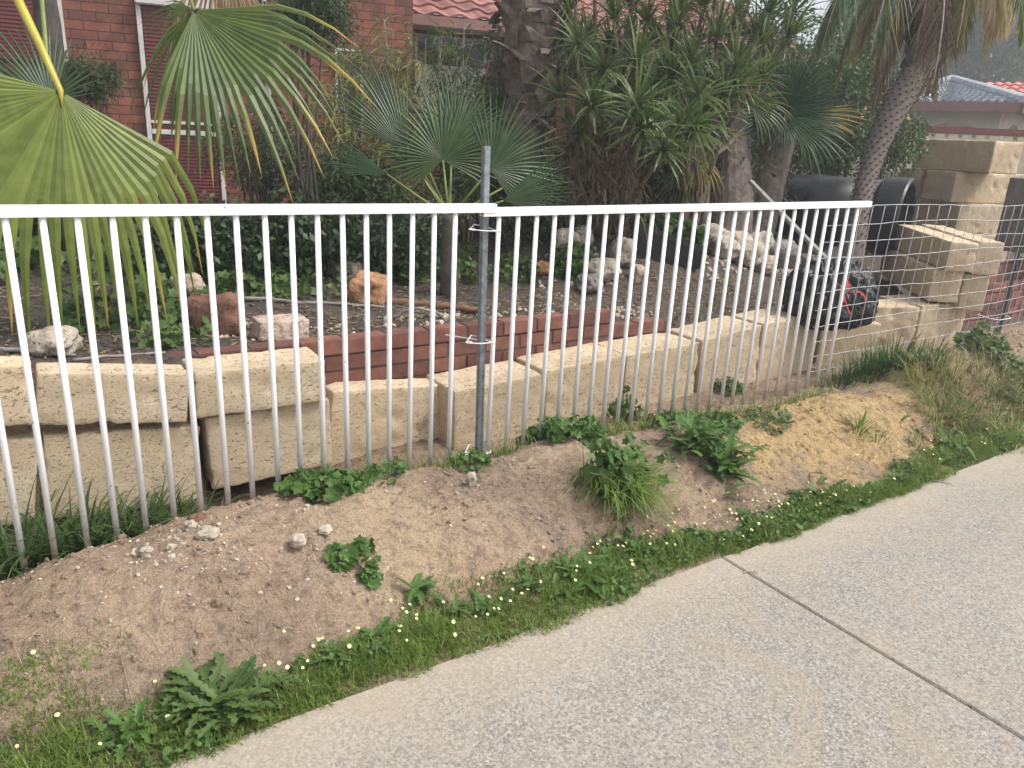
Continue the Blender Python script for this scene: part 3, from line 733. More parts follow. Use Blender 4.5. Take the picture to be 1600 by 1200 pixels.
# plank leaning
a, b = onD(1172, 283, 5.9), onD(1290, 404, 5.45)
mb = MB(); rt = (b - a).to_track_quat('Z', 'Y').to_matrix(); box(mb, (a + b) / 2, (.045, .025, (b - a).length), .003, rot=rt)
tag(mb.build('timber_batten', m_timberd, origin=b), 'thin pale grey batten leaning diagonally from the stout trunk to the black bag', 'batten')
def branch(name, pix, r, mat, label, cat='branch', dz=.015, sides=8):
    mb = MB(); pts = []
    for (x, y, *q) in pix:
        zz = .6
        for _ in range(4): p = onZ(x, y, zz); zz = ground_h(p.x, p.y, False) + (q[0] if q else dz)
        pts.append(p)
    # smooth
    P = []
    for i in range(len(pts) - 1):
        for k in range(4):
            f = k / 4; P.append(pts[i].lerp(pts[i + 1], f) + V((R.uniform(-1, 1), R.uniform(-1, 1), R.uniform(-1, 1))) * r * .25)
    P.append(pts[-1]); tube(mb, P, [r * (1 - .5 * i / len(P)) for i in range(len(P))], sides)
    tag(mb.build(name, mat, origin=pts[0], smooth=True), label, cat)
branch('branch', [(616, 497), (632, 486, .06), (655, 481, .09), (680, 487, .06), (703, 500)], .012, m_timber, 'grey dead branch arched over the mulch behind the left panel')
branch('bark_log', [(575, 470), (620, 472), (680, 477), (725, 482), (762, 484)], .03, m_rust, 'rusty brown bark log lying from the orange rock to the galvanised post', 'log')
branch('branch', [(380, 466), (420, 467), (470, 473), (520, 474), (600, 480)], .014, m_timber, 'long grey stick lying left of the orange rock')
branch('branch', [(745, 492), (820, 500), (850, 506)], .006, m_twig, 'thin twig crossing behind the galvanised post')
branch('branch', [(-5, 545), (60, 549), (118, 555)], .012, m_timber, 'weathered stick above the leftmost block')
branch('branch', [(115, 562), (180, 556), (240, 552), (330, 549)], .009, m_timber, 'long thin stick along the top of the brick edge at left')
mb = MB(); A = onY(62, 570, .8); B = onY(133, 578, .8); box(mb, (A + B) / 2 + V((0, 0, .0)), ((B - A).length, .08, .018), .002, .02); box(mb, (A + B) / 2 + V((.03, .02, -.022)), ((B - A).length * 1.1, .07, .018), .002, -.03)
tag(mb.build('timber_offcut', m_timber, origin=A), 'grey split timber offcut lying above the second left block', 'timber')

# ------------------------------------------------------------------ house
H0 = V((1.15, 6.4, 0)); hd = V((.974, -.225, 0)).normalized(); hn = V((-hd.y, hd.x, 0))   # hn points away from the street
hyaw = math.atan2(hd.y, hd.x)
def wallhit(px, py, off=0.):
    p0 = H0 + hn * off; r = ray(px, py); k = (p0 - EYE).dot(hn) / r.dot(hn); q = EYE + r * k
    return (q - H0).dot(hd), q.z
house = empty('brick_house', H0); house.rotation_euler = (0, 0, hyaw)
tag(house, 'red brown brick house with maroon shutters behind the palms', 'house')
def hpart(name, mb, mat, parent=None, smooth=False):
    o = mb.build(name, mat, smooth=smooth); o.parent = parent or house; o.location = (0, 0, 0); return o
def lbox(mb, u0, u1, y0, y1, z0, z1, b=0): box(mb, ((u0 + u1) / 2, (y0 + y1) / 2, (z0 + z1) / 2), (u1 - u0, y1 - y0, z1 - z0), b)
uc = wallhit(645, 60)[0]
mb = MB(); lbox(mb, -6, uc, 0, .25, .1, 5.2); hpart('wall', mb, m_hbrick)
mb = MB(); lbox(mb, uc - .25, uc - .002, .252, 1.2, .1, 5.2); hpart('side_wall', mb, m_hbrick)
mb = MB(); lbox(mb, uc + .002, uc + 6, .9, 1.15, .1, 3.0); hpart('wall', mb, m_hbrick)
def shutter(px0, px1, py, zt, zb, rails=()):
    u0, u1 = wallhit(px0, py)[0], wallhit(px1, py)[0]
    f = MB(); w = .045
    lbox(f, u0 - w, u0, -.06, -.002, zb, zt, .004); lbox(f, u1, u1 + w, -.06, -.002, zb, zt, .004)
    for (z, hh) in rails: lbox(f, u0 + .001, u1 - .001, -.062, -.004, z - hh / 2, z + hh / 2, .004)
    lbox(f, u0 - w, u1 + w, -.12, -.002, zt + .001, zt + .14, .01)
    fo = hpart('window_frame', f, m_frame)
    s = MB(); zs = zb
    while zs < zt - .01:
        lbox(s, u0 + .002, u1 - .002, -.045, -.012, zs, zs + .034, .008); zs += .036
    hpart('shutter', s, m_maroon, fo)
zt = wallhit(222, 8)[1]; z1 = wallhit(280, 192)[1]; z2 = wallhit(280, 207)[1]
shutter(228, 333, 100, zt, .62, [(z1, .03), (z2, .05)])
zt0 = wallhit(95, -5)[1]; zb0 = wallhit(108, 100)[1]
shutter(-140, 95, 60, zt0 + .15, zb0, [])
mb = MB(); ud = wallhit(415, 60)[0]; tube(mb, [(ud, -.05, .6), (ud, -.05, 5)], .028, 10); hpart('downpipe', mb, m_frame, smooth=True)
def win(px0, px1, py0, py1, off, panes, curtain=False, t=.022):
    u0, z1 = wallhit(px0, py0, off); u1, _ = wallhit(px1, py0, off); z0 = wallhit(px0, py1, off)[1]; y = off - .03
    f = MB(); lbox(f, u0, u0 + t, y, off - .002, z0, z1); lbox(f, u1 - t, u1, y, off - .002, z0, z1); lbox(f, u0 + t, u1 - t, y, off - .002, z1 - t, z1); lbox(f, u0 + t, u1 - t, y, off - .002, z0, z0 + t)
    for k in range(1, panes): uu = u0 + (u1 - u0) * k / panes; lbox(f, uu - t / 2, uu + t / 2, y + .002, off - .003, z0 + t, z1 - t)
    fo = hpart('window_frame', f, m_frame)
    g = MB(); lbox(g, u0 + t, u1 - t, y + .012, y + .016, z0 + t, z1 - t); hpart('pane', g, m_glass, fo)
    if curtain:
        c = MB(); n = 60; vs = []
        zc = z0 + (z1 - z0) * .72
        for i in range(n + 1):
            uu = u0 + .03 + (u1 - u0 - .06) * i / n; vs += [(uu, y + .006 + .004 * math.sin(i * 1.3), z0 + .03), (uu, y + .006 + .004 * math.sin(i * 1.3), zc)]
        c.add(vs, [(2 * i, 2 * i + 2, 2 * i + 3, 2 * i + 1) for i in range(n)]); hpart('curtain', c, m_render, fo)
win(523, 565, 75, 330, 0, 1)
win(648, 760, 52, 215, .9, 3, True, .03)
# roofs
def tiled(mb, p0, u, s, W, L, tw=.3, tl=.33, amp=.022, hgt=.028):
    """u: along eave, s: up the slope"""
    nrm = u.cross(s).normalized()
    if nrm.z < 0: nrm = -nrm
    rows = int(L / tl); cols = int(W / tw); K = 6
    for r in range(rows):
        for c in range(cols):
            vs = []
            for k in range(K + 1):
                x = (c + k / K) * tw; wv = amp * (math.sin(2 * PI * k / K) if k < K else 0)
                a = p0 + u * x + s * (r * tl) + nrm * (wv + hgt); vs += [a - nrm * hgt, a, p0 + u * x + s * ((r + 1) * tl) + nrm * wv]
            fs = []
            for k in range(K): fs += [(3 * k, 3 * k + 3, 3 * k + 4, 3 * k + 1), (3 * k + 1, 3 * k + 4, 3 * k + 5, 3 * k + 2)]
            mb.add(vs, fs)
ue, ze = wallhit(648, 21, .45)
mb = MB(); sl_ = V((0, math.cos(.4), math.sin(.4))); tiled(mb, V((uc + .01, .45, ze)), V((1, 0, 0)), sl_, 6.2, 4.5); hpart('roof', mb, m_tile)
mb = MB(); lbox(mb, uc + .01, uc + 6.2, .38, .44, ze - .13, ze - .01, .01); hpart('gutter', mb, m_fascia)
mb = MB(); lbox(mb, uc + .01, uc + 6.2, .45, .89, ze - .12, ze - .1); hpart('eave_lining', mb, m_render)
mb = MB()
for k in range(10): pass
r_ = Matrix.Rotation(.4, 3, 'X'); box(mb, V((uc - .02, .45 + 2.0 * math.cos(.4), ze + 2.0 * math.sin(.4))), (.04, 4.2, .18), .004, rot=r_)
hpart('barge_board', mb, m_fascia)

# ------------------------------------------------------------------ right background: fence wall, gazebo, red roof house
a = onD(1380, 207, 12.5); b = onD(1720, 222, 11.5); zt = 1.65 + (241 - 209) / F * 12.3
e = tag(empty('cream_fence', V((a.x, a.y, .3))), 'cream panelled boundary fence with a maroon cap behind the block stack', 'fence')
d = V((b.x - a.x, b.y - a.y, 0)); L = d.length; d.normalize(); yw = math.atan2(d.y, d.x); mb = MB(); A0 = V((a.x, a.y, 0)) - d * 2.5
for i in range(int((L + 5) / .19)):
    c = A0 + d * (i + .5) * .19; box(mb, c + V((0, 0, (zt) / 2)), (.13, .03, zt), .006, yw); box(mb, c + d * .095 + V((0, 0, zt / 2 - .03)), (.062, .012, zt - .06), 0, yw)
mb.build('panels', m_cream, e)
mb = MB(); c = A0 + d * (L + 5) / 2; box(mb, V((c.x, c.y, zt + .05)), (L + 5, .06, .1), .008, yw); mb.build('cap', m_maroonc, e)
# gazebo
gc = onD(1455, 150, 17)
e = tag(empty('gazebo', V((gc.x, gc.y, 0))), 'cream arched pavilion with a grey tiled hip roof beyond the boundary fence', 'pavilion')
zE = 1.65 + 75 / F * 17
g0 = onD(1597, 163, 15.2); g1 = onD(1385, 152, 17.0)
u = V((g0.x - g1.x, g0.y - g1.y, 0)); GW = u.length; u.normalize(); n = V((-u.y, u.x, 0)); P0 = V((g1.x, g1.y, zE))
yw = math.atan2(u.y, u.x); GD = GW
def gz(a, b, z): return P0 + u * a + n * b + V((0, 0, z - zE))
mb = MB(); rise = .55
ap = onD(1487, 127, 17.3); cs = [gz(0, 0, zE), gz(GW, 0, zE), gz(GW, GD, zE), gz(0, GD, zE)]
for q in range(4):
    a, b = cs[q], cs[(q + 1) % 4]; rows = 9; cols = 16
    for r in range(rows):
        f0, f1 = r / rows, (r + 1) / rows
        A, B, C, D = a.lerp(ap, f0), b.lerp(ap, f0), b.lerp(ap, f1), a.lerp(ap, f1)
        for c in range(cols):
            vs = []
            for k in range(5):
                x = (c + k / 4) / cols; wv = .025 * math.sin(2 * PI * k / 4); lo = A.lerp(B, x) + V((0, 0, wv + .05)); vs += [lo - V((0, 0, .05)), lo, D.lerp(C, x) + V((0, 0, wv))]
            mb.add(vs, sum([[(3 * k, 3 * k + 3, 3 * k + 4, 3 * k + 1), (3 * k + 1, 3 * k + 4, 3 * k + 5, 3 * k + 2)] for k in range(4)], []))
for q in range(4): tube(mb, [cs[q] + V((0, 0, .05)), ap + V((0, 0, .05))], .09, 8)
mb.build('roof', m_tileg, e)
mb = MB()
for q in range(4):
    a, b = cs[q], cs[(q + 1) % 4]; dd = (b - a); box(mb, (a + b) / 2 + V((0, 0, -.1)), (dd.length + .1, .1, .2), .02, math.atan2(dd.y, dd.x))
mb.build('gutter', m_fascia, e)
def archwall(mb, A, B, zt, zs, legw, th, n):
    d = B - A; L = d.length; d.normalize(); K = 20; xs = [legw + (L - 2 * legw) * k / K for k in range(K + 1)]
    top = zt; pts = [(x, zs + (zt - .22 - zs) * math.sqrt(max(0, 1 - ((x - L / 2) / (L / 2 - legw)) ** 2))) for x in xs]
    for off in (0, th):
        vs = []; fs = []
        for x, z in pts: vs += [A + d * x + n * off + V((0, 0, z - A.z)), A + d * x + n * off + V((0, 0, top - A.z))]
        fs = [(2 * k, 2 * k + 2, 2 * k + 3, 2 * k + 1) for k in range(K)]; mb.add(vs, fs)
    vs = []
    for x, z in pts: vs += [A + d * x + V((0, 0, z - A.z)), A + d * x + n * th + V((0, 0, z - A.z))]
    mb.add(vs, [(2 * k, 2 * k + 2, 2 * k + 3, 2 * k + 1) for k in range(K)])
    for x in (legw / 2, L - legw / 2):
        c = A + d * x + n * th / 2; box(mb, V((c.x, c.y, zt / 2)), (legw, th + .01, zt), .01, math.atan2(d.y, d.x))
        box(mb, V((c.x, c.y, zs - .05)), (legw + .1, th + .1, .1), .02, math.atan2(d.y, d.x))
mb = MB(); ins = .45
archwall(mb, gz(ins, ins, zE), gz(GW - ins, ins, zE), zE - .15, 1.95, .28, .2, n)
archwall(mb, gz(GW - ins, ins + .22, zE), gz(GW - ins, GD - ins, zE), zE - .15, 1.95, .28, .2, -u)
archwall(mb, gz(ins, ins + .22, zE), gz(ins, GD - ins, zE), zE - .15, 1.95, .28, .2, u)
mb.build('arches', m_render, e)
# red roof house
hA = onD(1420, 190, 27); hB = onD(1760, 195, 23)
e = tag(empty('red_roof_house', V((hA.x, hA.y, 0))), 'far house with a bright red tiled roof and grey green walls at the right edge', 'house')
u = V((hB.x - hA.x, hB.y - hA.y, 0)); W = u.length + 4; u.normalize(); n = V((-u.y, u.x, 0)); zr = 2.75; A = V((hA.x, hA.y, 0)) - u * 2
mb = MB(); tiled(mb, V((A.x, A.y, zr)), u, (n * math.cos(.4) + V((0, 0, math.sin(.4)))), W, 3.9, .3, .35, .03, .05); mb.build('roof', m_tiler, e)
mb = MB(); box(mb, A + u * W / 2 + n * .6 + V((0, 0, zr / 2)), (W - .4, .2, zr - .05), 0, math.atan2(u.y, u.x)); mb.build('wall', m_greywall, e)
mb = MB(); box(mb, A + u * W / 2 + V((0, 0, zr - .08)), (W, .12, .16), .02, math.atan2(u.y, u.x)); mb.build('gutter', m_fascia, e)
for k in range(3):
    mb = MB(); box(mb, A + u * (W * (.42 + .2 * k)) + n * .49 + V((0, 0, 1.7)), (1.6, .03, 1.1), 0, math.atan2(u.y, u.x)); f = mb.build('window', m_frame, e)
    mb = MB(); box(mb, A + u * (W * (.42 + .2 * k)) + n * .47 + V((0, 0, 1.7)), (1.5, .02, 1.0), 0, math.atan2(u.y, u.x)); mm = mb.build('pane', m_glass, e); mm.parent = f
# ------------------------------------------------------------------ vegetation helpers
def gp(x, y, z=.15, n=8):
    for _ in range(n): p = onZ(x, y, z); z = .5 * z + .5 * ground_h(p.x, p.y, False)
    p.z = ground_h(p.x, p.y); return p
def idir(dx, up, toward=0.): return (M @ V((dx, up, toward))).normalized()
def adir(deg, toward=0.): a = math.radians(deg); return idir(math.cos(a), math.sin(a), toward)
def fan(mb, hub, mid, nrm, L, n=30, spread=200, split=.5, droop=.3, sides=.75, fold=.25, jit=.08, m=0, gv=V((0, 0, -1))):
    mid = mid.normalized(); nrm = (nrm - mid * nrm.dot(mid)).normalized(); s = nrm.cross(mid)
    da = math.radians(spread) / n
    for i in range(n):
        a = (i + .5 - n / 2) * da; Lk = L * (sides + (1 - sides) * math.cos(a * 180 / spread)) * R.uniform(1 - jit, 1 + jit)
        d = mid * math.cos(a) + s * math.sin(a); t = s * math.cos(a) - mid * math.sin(a); sp = split * R.uniform(.92, 1.08)
        dd = droop * R.uniform(.75, 1.3); p = V(hub); vs = []; ts = []; cur = d.copy(); q0 = 0
        qs = [0.02, .25, sp * .98, sp + (1 - sp) * .3, sp + (1 - sp) * .65, 1.0]
        wsp = sp * L * math.tan(da / 2) * 1.02; tw = R.uniform(-.5, .5)
        for k, q in enumerate(qs):
            p = p + cur * (q - q0) * Lk; q0 = q
            w_ = q * Lk * math.tan(da / 2) * 1.04 if q <= sp else wsp * (1 - ((q - sp) / (1 - sp))) ** .8
            if k >= 2: cur = (cur + gv * dd * (1 if k == 2 else .8)).normalized()
            tt = (t + nrm * tw * max(0, q - sp) * 2).normalized(); off = nrm * w_ * fold * 2
            if k == len(qs) - 1: vs.append(p); ts.append(1)
            else: vs += [p + tt * w_, p + off, p - tt * w_]; ts += [q] * 3
        fs = []
        for k in range(len(qs) - 2): b = 3 * k; fs += [(b, b + 1, b + 4, b + 3), (b + 1, b + 2, b + 5, b + 4)]
        b = 3 * (len(qs) - 2); fs += [(b, b + 1, b + 3), (b + 1, b + 2, b + 3)]; mb.add(vs, fs, ts, m)
def arc(a, b, sag, n=8, updir=V((0, 0, 1))):
    return [a.lerp(b, k / n) + updir * sag * math.sin(PI * k / n) for k in range(n + 1)]
def trunk(mb, pts, rs, n=16, ny=10, rough=.06, m=0):
    P = []; Rr = []
    for i in range(len(pts) - 1):
        for k in range(ny): f = k / ny; P.append(V(pts[i]).lerp(V(pts[i + 1]), f)); Rr.append(rs[i] + (rs[i + 1] - rs[i]) * f)
    P.append(V(pts[-1])); Rr.append(rs[-1]); k0 = len(mb.v); tube(mb, P, Rr, n, m=m)
    for i in range(k0, len(mb.v)):
        v = V(mb.v[i]); j_ = min(len(P) - 1, (i - k0) // n); c = P[j_]; d = v - c
        mb.v[i] = tuple(c + d * (1 + rough * 2 * nz(v, 6) + rough * nz(v, 21)))
def rosette(mb, p, d, n, L, W, curl=1.0, m=0, spreadmin=.1):
    """strap leaves radiating from a stem tip that points along d"""
    s, u = frame(d); d = d.normalized()
    for i in range(n):
        f = (i + .5) / n; th = spreadmin + (1.75) * f ** .8 + R.uniform(-.12, .12); az = i * 2.4 + R.uniform(-.3, .3); Lk = L * R.uniform(.7, 1.1)
        h = s * math.cos(az) + u * math.sin(az); cur = (d * math.cos(th) + h * math.sin(th)).normalized(); side = cur.cross(d if abs(cur.dot(d)) < .99 else s).normalized()
        q = V(p) + cur * .01; vs = []; ts = []; seg = 4
        for k in range(seg + 1):
            x = k / seg; w_ = W * .5 * (.65 + 1.1 * x if x < .35 else (1 - x) / .65 * 1.03)
            if k == seg: vs.append(q); ts.append(1); break
            vs += [q + side * w_, q - side * w_]; ts += [x] * 2
            q = q + cur * Lk / seg; cur = (cur + V((0, 0, -1)) * curl * (.1 + .22 * x) * R.uniform(.5, 1.4)).normalized()
        mb.add(vs, [(2 * k, 2 * k + 1, 2 * k + 3, 2 * k + 2) for k in range(seg - 1)] + [(2 * seg - 2, 2 * seg - 1, 2 * seg)], ts, m)
def roundleaf(mb, p, nrm, r, lobes=0, m=0, t=0.):
    s, u = frame(nrm); a0 = R.uniform(0, 6.28); n = 7 if not lobes else lobes * 2; vs = [V(p)]
    for k in range(n):
        a = a0 + 2 * PI * k / n; rr = r * (R.uniform(.88, 1.1) if not lobes else (1.1 if k % 2 == 0 else .68))
        if k == 0: rr *= .35 if not lobes else 1
        vs.append(V(p) + (s * math.cos(a) + u * math.sin(a)) * rr + nrm * rr * .18)
    mb.add(vs, [(0, k + 1, (k + 1) % n + 1) for k in range(n)], t, m)
def lobed(mb, p, az, L, W, lean, curl, lobes=6, m=0):
    """toothed rosette leaf"""
    h = V((math.cos(az), math.sin(az), 0)); s = V((-h.y, h.x, 0)); c = V(p); el = PI / 2 - lean; K = lobes * 2; pts = []
    for k in range(K + 1): pts.append((V(c), V((h.x * math.cos(el), h.y * math.cos(el), math.sin(el))))); c = c + pts[-1][1] * L / K; el -= curl / K
    vs = []; ts = []
    for k, (c, d) in enumerate(pts):
        q = k / K; env = W * .5 * (.25 + .75 * math.sin(PI * min(1, q * .8 + .12))); w_ = env * (1 if k % 2 else .42) if k < K else 0
        lift = V((0, 0, w_ * .25)); vs += [c + s * w_ + lift, c, c - s * w_ + lift]; ts += [0] * 3
    fs = []
    for k in range(K): b = 3 * k; fs += [(b, b + 1, b + 4, b + 3), (b + 1, b + 2, b + 5, b + 4)]
    mb.add(vs, fs, ts, m)
def ellp(c, r, shell=.45):
    d = rdir(); k = R.uniform(shell, 1) ** .6; return V((c[0] + d.x * r[0] * k, c[1] + d.y * r[1] * k, c[2] + d.z * r[2] * k))
def clumps_crown(mb, c, r, nclump, nleaf, cr, L, W, droop=.3, m=0, flat=0):
    for i in range(nclump):
        q = ellp(c, r, .15); k = cr * R.uniform(.5, 1.35)
        for _ in range(nleaf):
            p = q + rdir() * k * R.uniform(.2, 1); leaf(mb, p, (rdir() + (p - q).normalized() * .8 + V((0, 0, -droop))), L * R.uniform(.6, 1.3), W * R.uniform(.7, 1.2), seg=1, droop=.1)
def shrub(name, cat, label, px, py, dep, rw, rh, mat, L, W, nclump, nleaf, stems=6, rdep=None, cr=.2, bark=None, group=None, droop=.3, base=None, crown='foliage'):
    c = onD(px, py, dep); s = dep / F; r = (rw * s, (rdep or rw * s * .7), rh * s); zb = base if base is not None else .5
    b0 = V((c.x, c.y, zb)); e = tag(empty(name, b0), label, cat, group)
    mb = MB(); clumps_crown(mb, c, r, nclump, nleaf, cr, L, W, droop); mb.build(crown, mat, e)
    mb = MB()
    for k in range(stems):
        t = ellp(c, [q * .7 for q in r], .2); a = b0 + V((R.uniform(-.1, .1), R.uniform(-.1, .1), -.05)) * (1 + r[0]); mid = a.lerp(t, .5) + rdir() * .08 * r[0]
        rr = .008 + .006 * r[2]; tube(mb, [a, a.lerp(mid, .5) + rdir() * .02, mid, mid.lerp(t, .5) + rdir() * .03, t], [rr * 1.6, rr * 1.3, rr, rr * .7, rr * .3], 6)
        for _ in range(4):
            f = R.uniform(.4, 1); q = mid.lerp(t, f); tube(mb, [q, q + rdir(-.2, 1) * R.uniform(.1, .35) * max(.4, r[2])], [rr * .45, rr * .15], 4)
    mb.build('stems', bark or m_barkd, e); return e

# ------------------------------------------------------------------ left fan palm with the two big drooping leaves
tp = onD(78, 60, 4.7); e = tag(empty('fan_palm', V((tp.x, tp.y, .55))), 'fan palm at the left edge with two big drooping leaves, one on a yellow stalk', 'palm tree')
mb = MB(); T = V((tp.x, tp.y, 3.9)); trunk(mb, [V((tp.x, tp.y, .5)), V((tp.x, tp.y, 2.0)), T], [.09, .068, .065], 14, 14, .1); mb.build('trunk', m_barkd, e, smooth=True)
DA = 3.35
hA_ = onD(95, 143, DA); mb = MB()
fan(mb, hA_, adir(-104, .12), -ray(95, 143) + V((0, 0, .25)), 1.12, 32, 165, .47, 1.0, .9, .16, .07); lf = mb.build('fan_leaf', L_fanA, e)
mb = MB(); tube(mb, [onD(-30, -130, 3.5), onD(22, -12, 3.4), onD(62, 70, 3.36), hA_, onD(97, 165, DA - .005)], [.024, .021, .018, .013, .003], 10); tube(mb, [T, onD(-20, -220, 4.0), onD(-30, -130, 3.5)], [.022, .02, .017], 8); o = mb.build('leaf_stalk', m_petiole, lf, smooth=True)
hB_ = onD(303, 16, 3.7); mb = MB()
fan(mb, hB_, adir(-50, .1), -ray(300, 18) + V((0, 0, .3)), .98, 26, 118, .5, .28, .72, .25, .16); fan(mb, hB_ + V((0, .03, 0)), adir(-110, -.2), -ray(300, 18), .62, 12, 70, .3, .4, .8, .3, .3)
fan(mb, hB_ + V((0, .03, 0)), adir(170, -.1), -ray(300, 18) + V((0, 0, .4)), .3, 9, 60, .3, .3, .8, .2, .2)
lf = mb.build('fan_leaf', L_fanB, e); mb = MB(); tube(mb, [T, onD(240, -170, 4.2), hB_], [.02, .017, .009], 8); mb.build('leaf_stalk', m_petg, lf, smooth=True)
mb = MB(); fan(mb, onD(345, -70, 4.3), adir(-88, .1), -ray(345, 0) + V((0, 0, .3)), .72, 26, 100, .3, .5, .8, .3, .25); mb.build('dead_leaf', L_dead, e)
mb = MB(); fan(mb, onD(80, 165, 4.0), adir(130, .1), -ray(80, 150), .5, 22, 110, .4, .05, .7, .25, .1); fan(mb, onD(75, 165, 4.1), adir(60, .1), -ray(80, 150), .35, 14, 80, .4, .1, .7, .25, .1); lf = mb.build('fan_leaf', L_fanC, e)
mb = MB(); tube(mb, [T, onD(60, -60, 4.25), onD(80, 165, 4.05)], [.02, .014, .008], 8); mb.build('leaf_stalk', m_petg, lf)
for (x, y, dg, L_) in ((-150, -330, 160, .9), (200, -420, 60, .9), (60, -520, 95, .9), (-160, -180, 200, .8)):
    mb = MB(); h_ = onD(x, y, 4.6); fan(mb, h_, adir(dg), -ray(x, y) + V((0, 0, .5)), L_, 26, 170, .45, .2, .8, .2, .1); lf = mb.build('fan_leaf', L_fanB, e)
    mb = MB(); tube(mb, [T, T.lerp(h_, .5) + V((0, 0, .1)), h_], [.02, .015, .008], 6); mb.build('leaf_stalk', m_petg, lf)

# ------------------------------------------------------------------ small fan palm in the middle
c0 = onD(702, 335, 5.0); gb = V((c0.x, c0.y, ground_h(c0.x, c0.y) - .02))
e = tag(empty('young_fan_palm', gb), 'young fan palm in the middle with stiff starry leaves on short stalks above the rail', 'palm tree')
mb = MB(); trunk(mb, [gb, gb.lerp(c0, .6), c0], [.06, .055, .045], 12, 6, .2); mb.build('trunk', m_barkd, e, smooth=True)
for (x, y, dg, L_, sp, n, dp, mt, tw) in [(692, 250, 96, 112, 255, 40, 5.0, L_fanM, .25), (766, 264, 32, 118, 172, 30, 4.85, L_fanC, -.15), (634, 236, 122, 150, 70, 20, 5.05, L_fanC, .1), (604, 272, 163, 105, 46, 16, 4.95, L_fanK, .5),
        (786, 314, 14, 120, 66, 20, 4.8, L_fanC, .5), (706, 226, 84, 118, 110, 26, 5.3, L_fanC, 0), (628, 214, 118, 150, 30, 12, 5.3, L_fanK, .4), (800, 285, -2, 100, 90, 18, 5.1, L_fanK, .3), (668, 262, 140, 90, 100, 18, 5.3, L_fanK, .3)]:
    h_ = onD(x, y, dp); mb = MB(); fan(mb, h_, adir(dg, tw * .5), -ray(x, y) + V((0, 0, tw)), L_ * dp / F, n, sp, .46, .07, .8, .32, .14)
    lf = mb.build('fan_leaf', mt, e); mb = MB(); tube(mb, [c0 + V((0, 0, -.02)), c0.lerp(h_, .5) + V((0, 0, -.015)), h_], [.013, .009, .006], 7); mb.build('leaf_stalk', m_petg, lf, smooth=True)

# ------------------------------------------------------------------ thick palm with old leaf bases
c0 = onD(828, 60, 6.2); e = tag(empty('booted_palm', V((c0.x, c0.y, .55))), 'thick palm trunk shaggy with broken leaf bases, left of the many stemmed tree', 'palm tree')
mb = MB(); trunk(mb, [V((c0.x + .02, c0.y, .5)), V((c0.x - .01, c0.y, 1.55)), V((c0.x, c0.y, 1.85)), V((c0.x + .02, c0.y, 4.2))], [.12, .15, .2, .2], 18, 18, .12); mb.build('trunk', m_boot, e, smooth=True)
mb = MB()
for k in range(150):
    a = k * 2.4; z = 1.62 + k * .0175; rr = .185 * sstep(1.3, 1.9, z) + .02; h = V((math.cos(a), math.sin(a), 0)); s = V((-h.y, h.x, 0)) * R.choice((-1, 1)); p = V((c0.x, c0.y, z)) + h * rr; vs = []; w0_ = R.uniform(.05, .085); L_ = R.uniform(.1, .3); d = (h * R.uniform(.1, .55) + V((0, 0, R.uniform(.35, 1))) + s * R.uniform(-.6, .6)).normalized()
    curl = V((0, 0, -1)) * R.choice((0, .1, .45)) + s * R.uniform(-.2, .2)
    for q in range(6):
        w_ = w0_ * (1.25 - .14 * q); vs += [p + s * w_, p + h * .028, p - s * w_, p - h * .012]; p = p + d * L_ / 5; d = (d + curl).normalized()
    mb.add(vs, [(4 * q + k2, 4 * q + (k2 + 1) % 4, 4 * q + 4 + (k2 + 1) % 4, 4 * q + 4 + k2) for q in range(5) for k2 in range(4)] + [(20, 21, 22, 23)])
for k in range(260):
    a = R.uniform(0, 6.28); z = R.uniform(1.5, 4.0); h = V((math.cos(a), math.sin(a), 0)); p = V((c0.x, c0.y, z)) + h * .2; d = (h * .5 + rdir()).normalized(); tube(mb, [p, p + d * .08, p + d * .13 + V((0, 0, -.07))], [.004, .003, .001], 3)
mb.build('leaf_bases', m_boot, e)

# ------------------------------------------------------------------ strap leaved trees
def strap_tree(label, bases, ros, dseed=0, name='strap_leaf_tree', n=42, L=.3, W=.026):
    e = tag(empty(name, V(bases[0])), label, 'tree'); tm = MB(); lm = MB()
    for (x, y, dp) in ros:
        t = onD(x, y, dp); b = min(bases, key=lambda q: (V(q) - t).length + R.uniform(0, .5)); b = V(b) + V((R.uniform(-.08, .08), R.uniform(-.08, .08), 0))
        out = V((t.x - b.x, t.y - b.y, 0)); k1 = b + V((0, 0, (t.z - b.z) * .4)) + out * .12 + rdir() * .06; k2 = b.lerp(t, .72) + rdir() * .09
        P = [b, b.lerp(k1, .5) + rdir() * .03, k1, k1.lerp(k2, .5) + rdir() * .05, k2, t - V((0, 0, .02))]; tube(tm, P, [.034, .028, .024, .02, .017, .014], 8)
        d = (t - k2).normalized() + V((0, 0, .5)) + rdir() * .3; rosette(lm, t, d, n, L * R.uniform(.8, 1.2), W * R.uniform(.8, 1.2), R.uniform(.6, 1.5))
        for _ in range(10):       # hanging dead leaves under the tuft
            a = R.uniform(0, 6.28); blade(tm, t - V((0, 0, R.uniform(.02, .15))), a, R.uniform(.15, .3), .012, 1.2, 1.9, 1, 3)
    tm.build('trunk', [m_bark, L_dead], e); lm.build('crown', L_drac, e); return e
def gb_(x, y, dp): p = onD(x, y, dp); return V((p.x, p.y, ground_h(p.x, p.y) - .02))
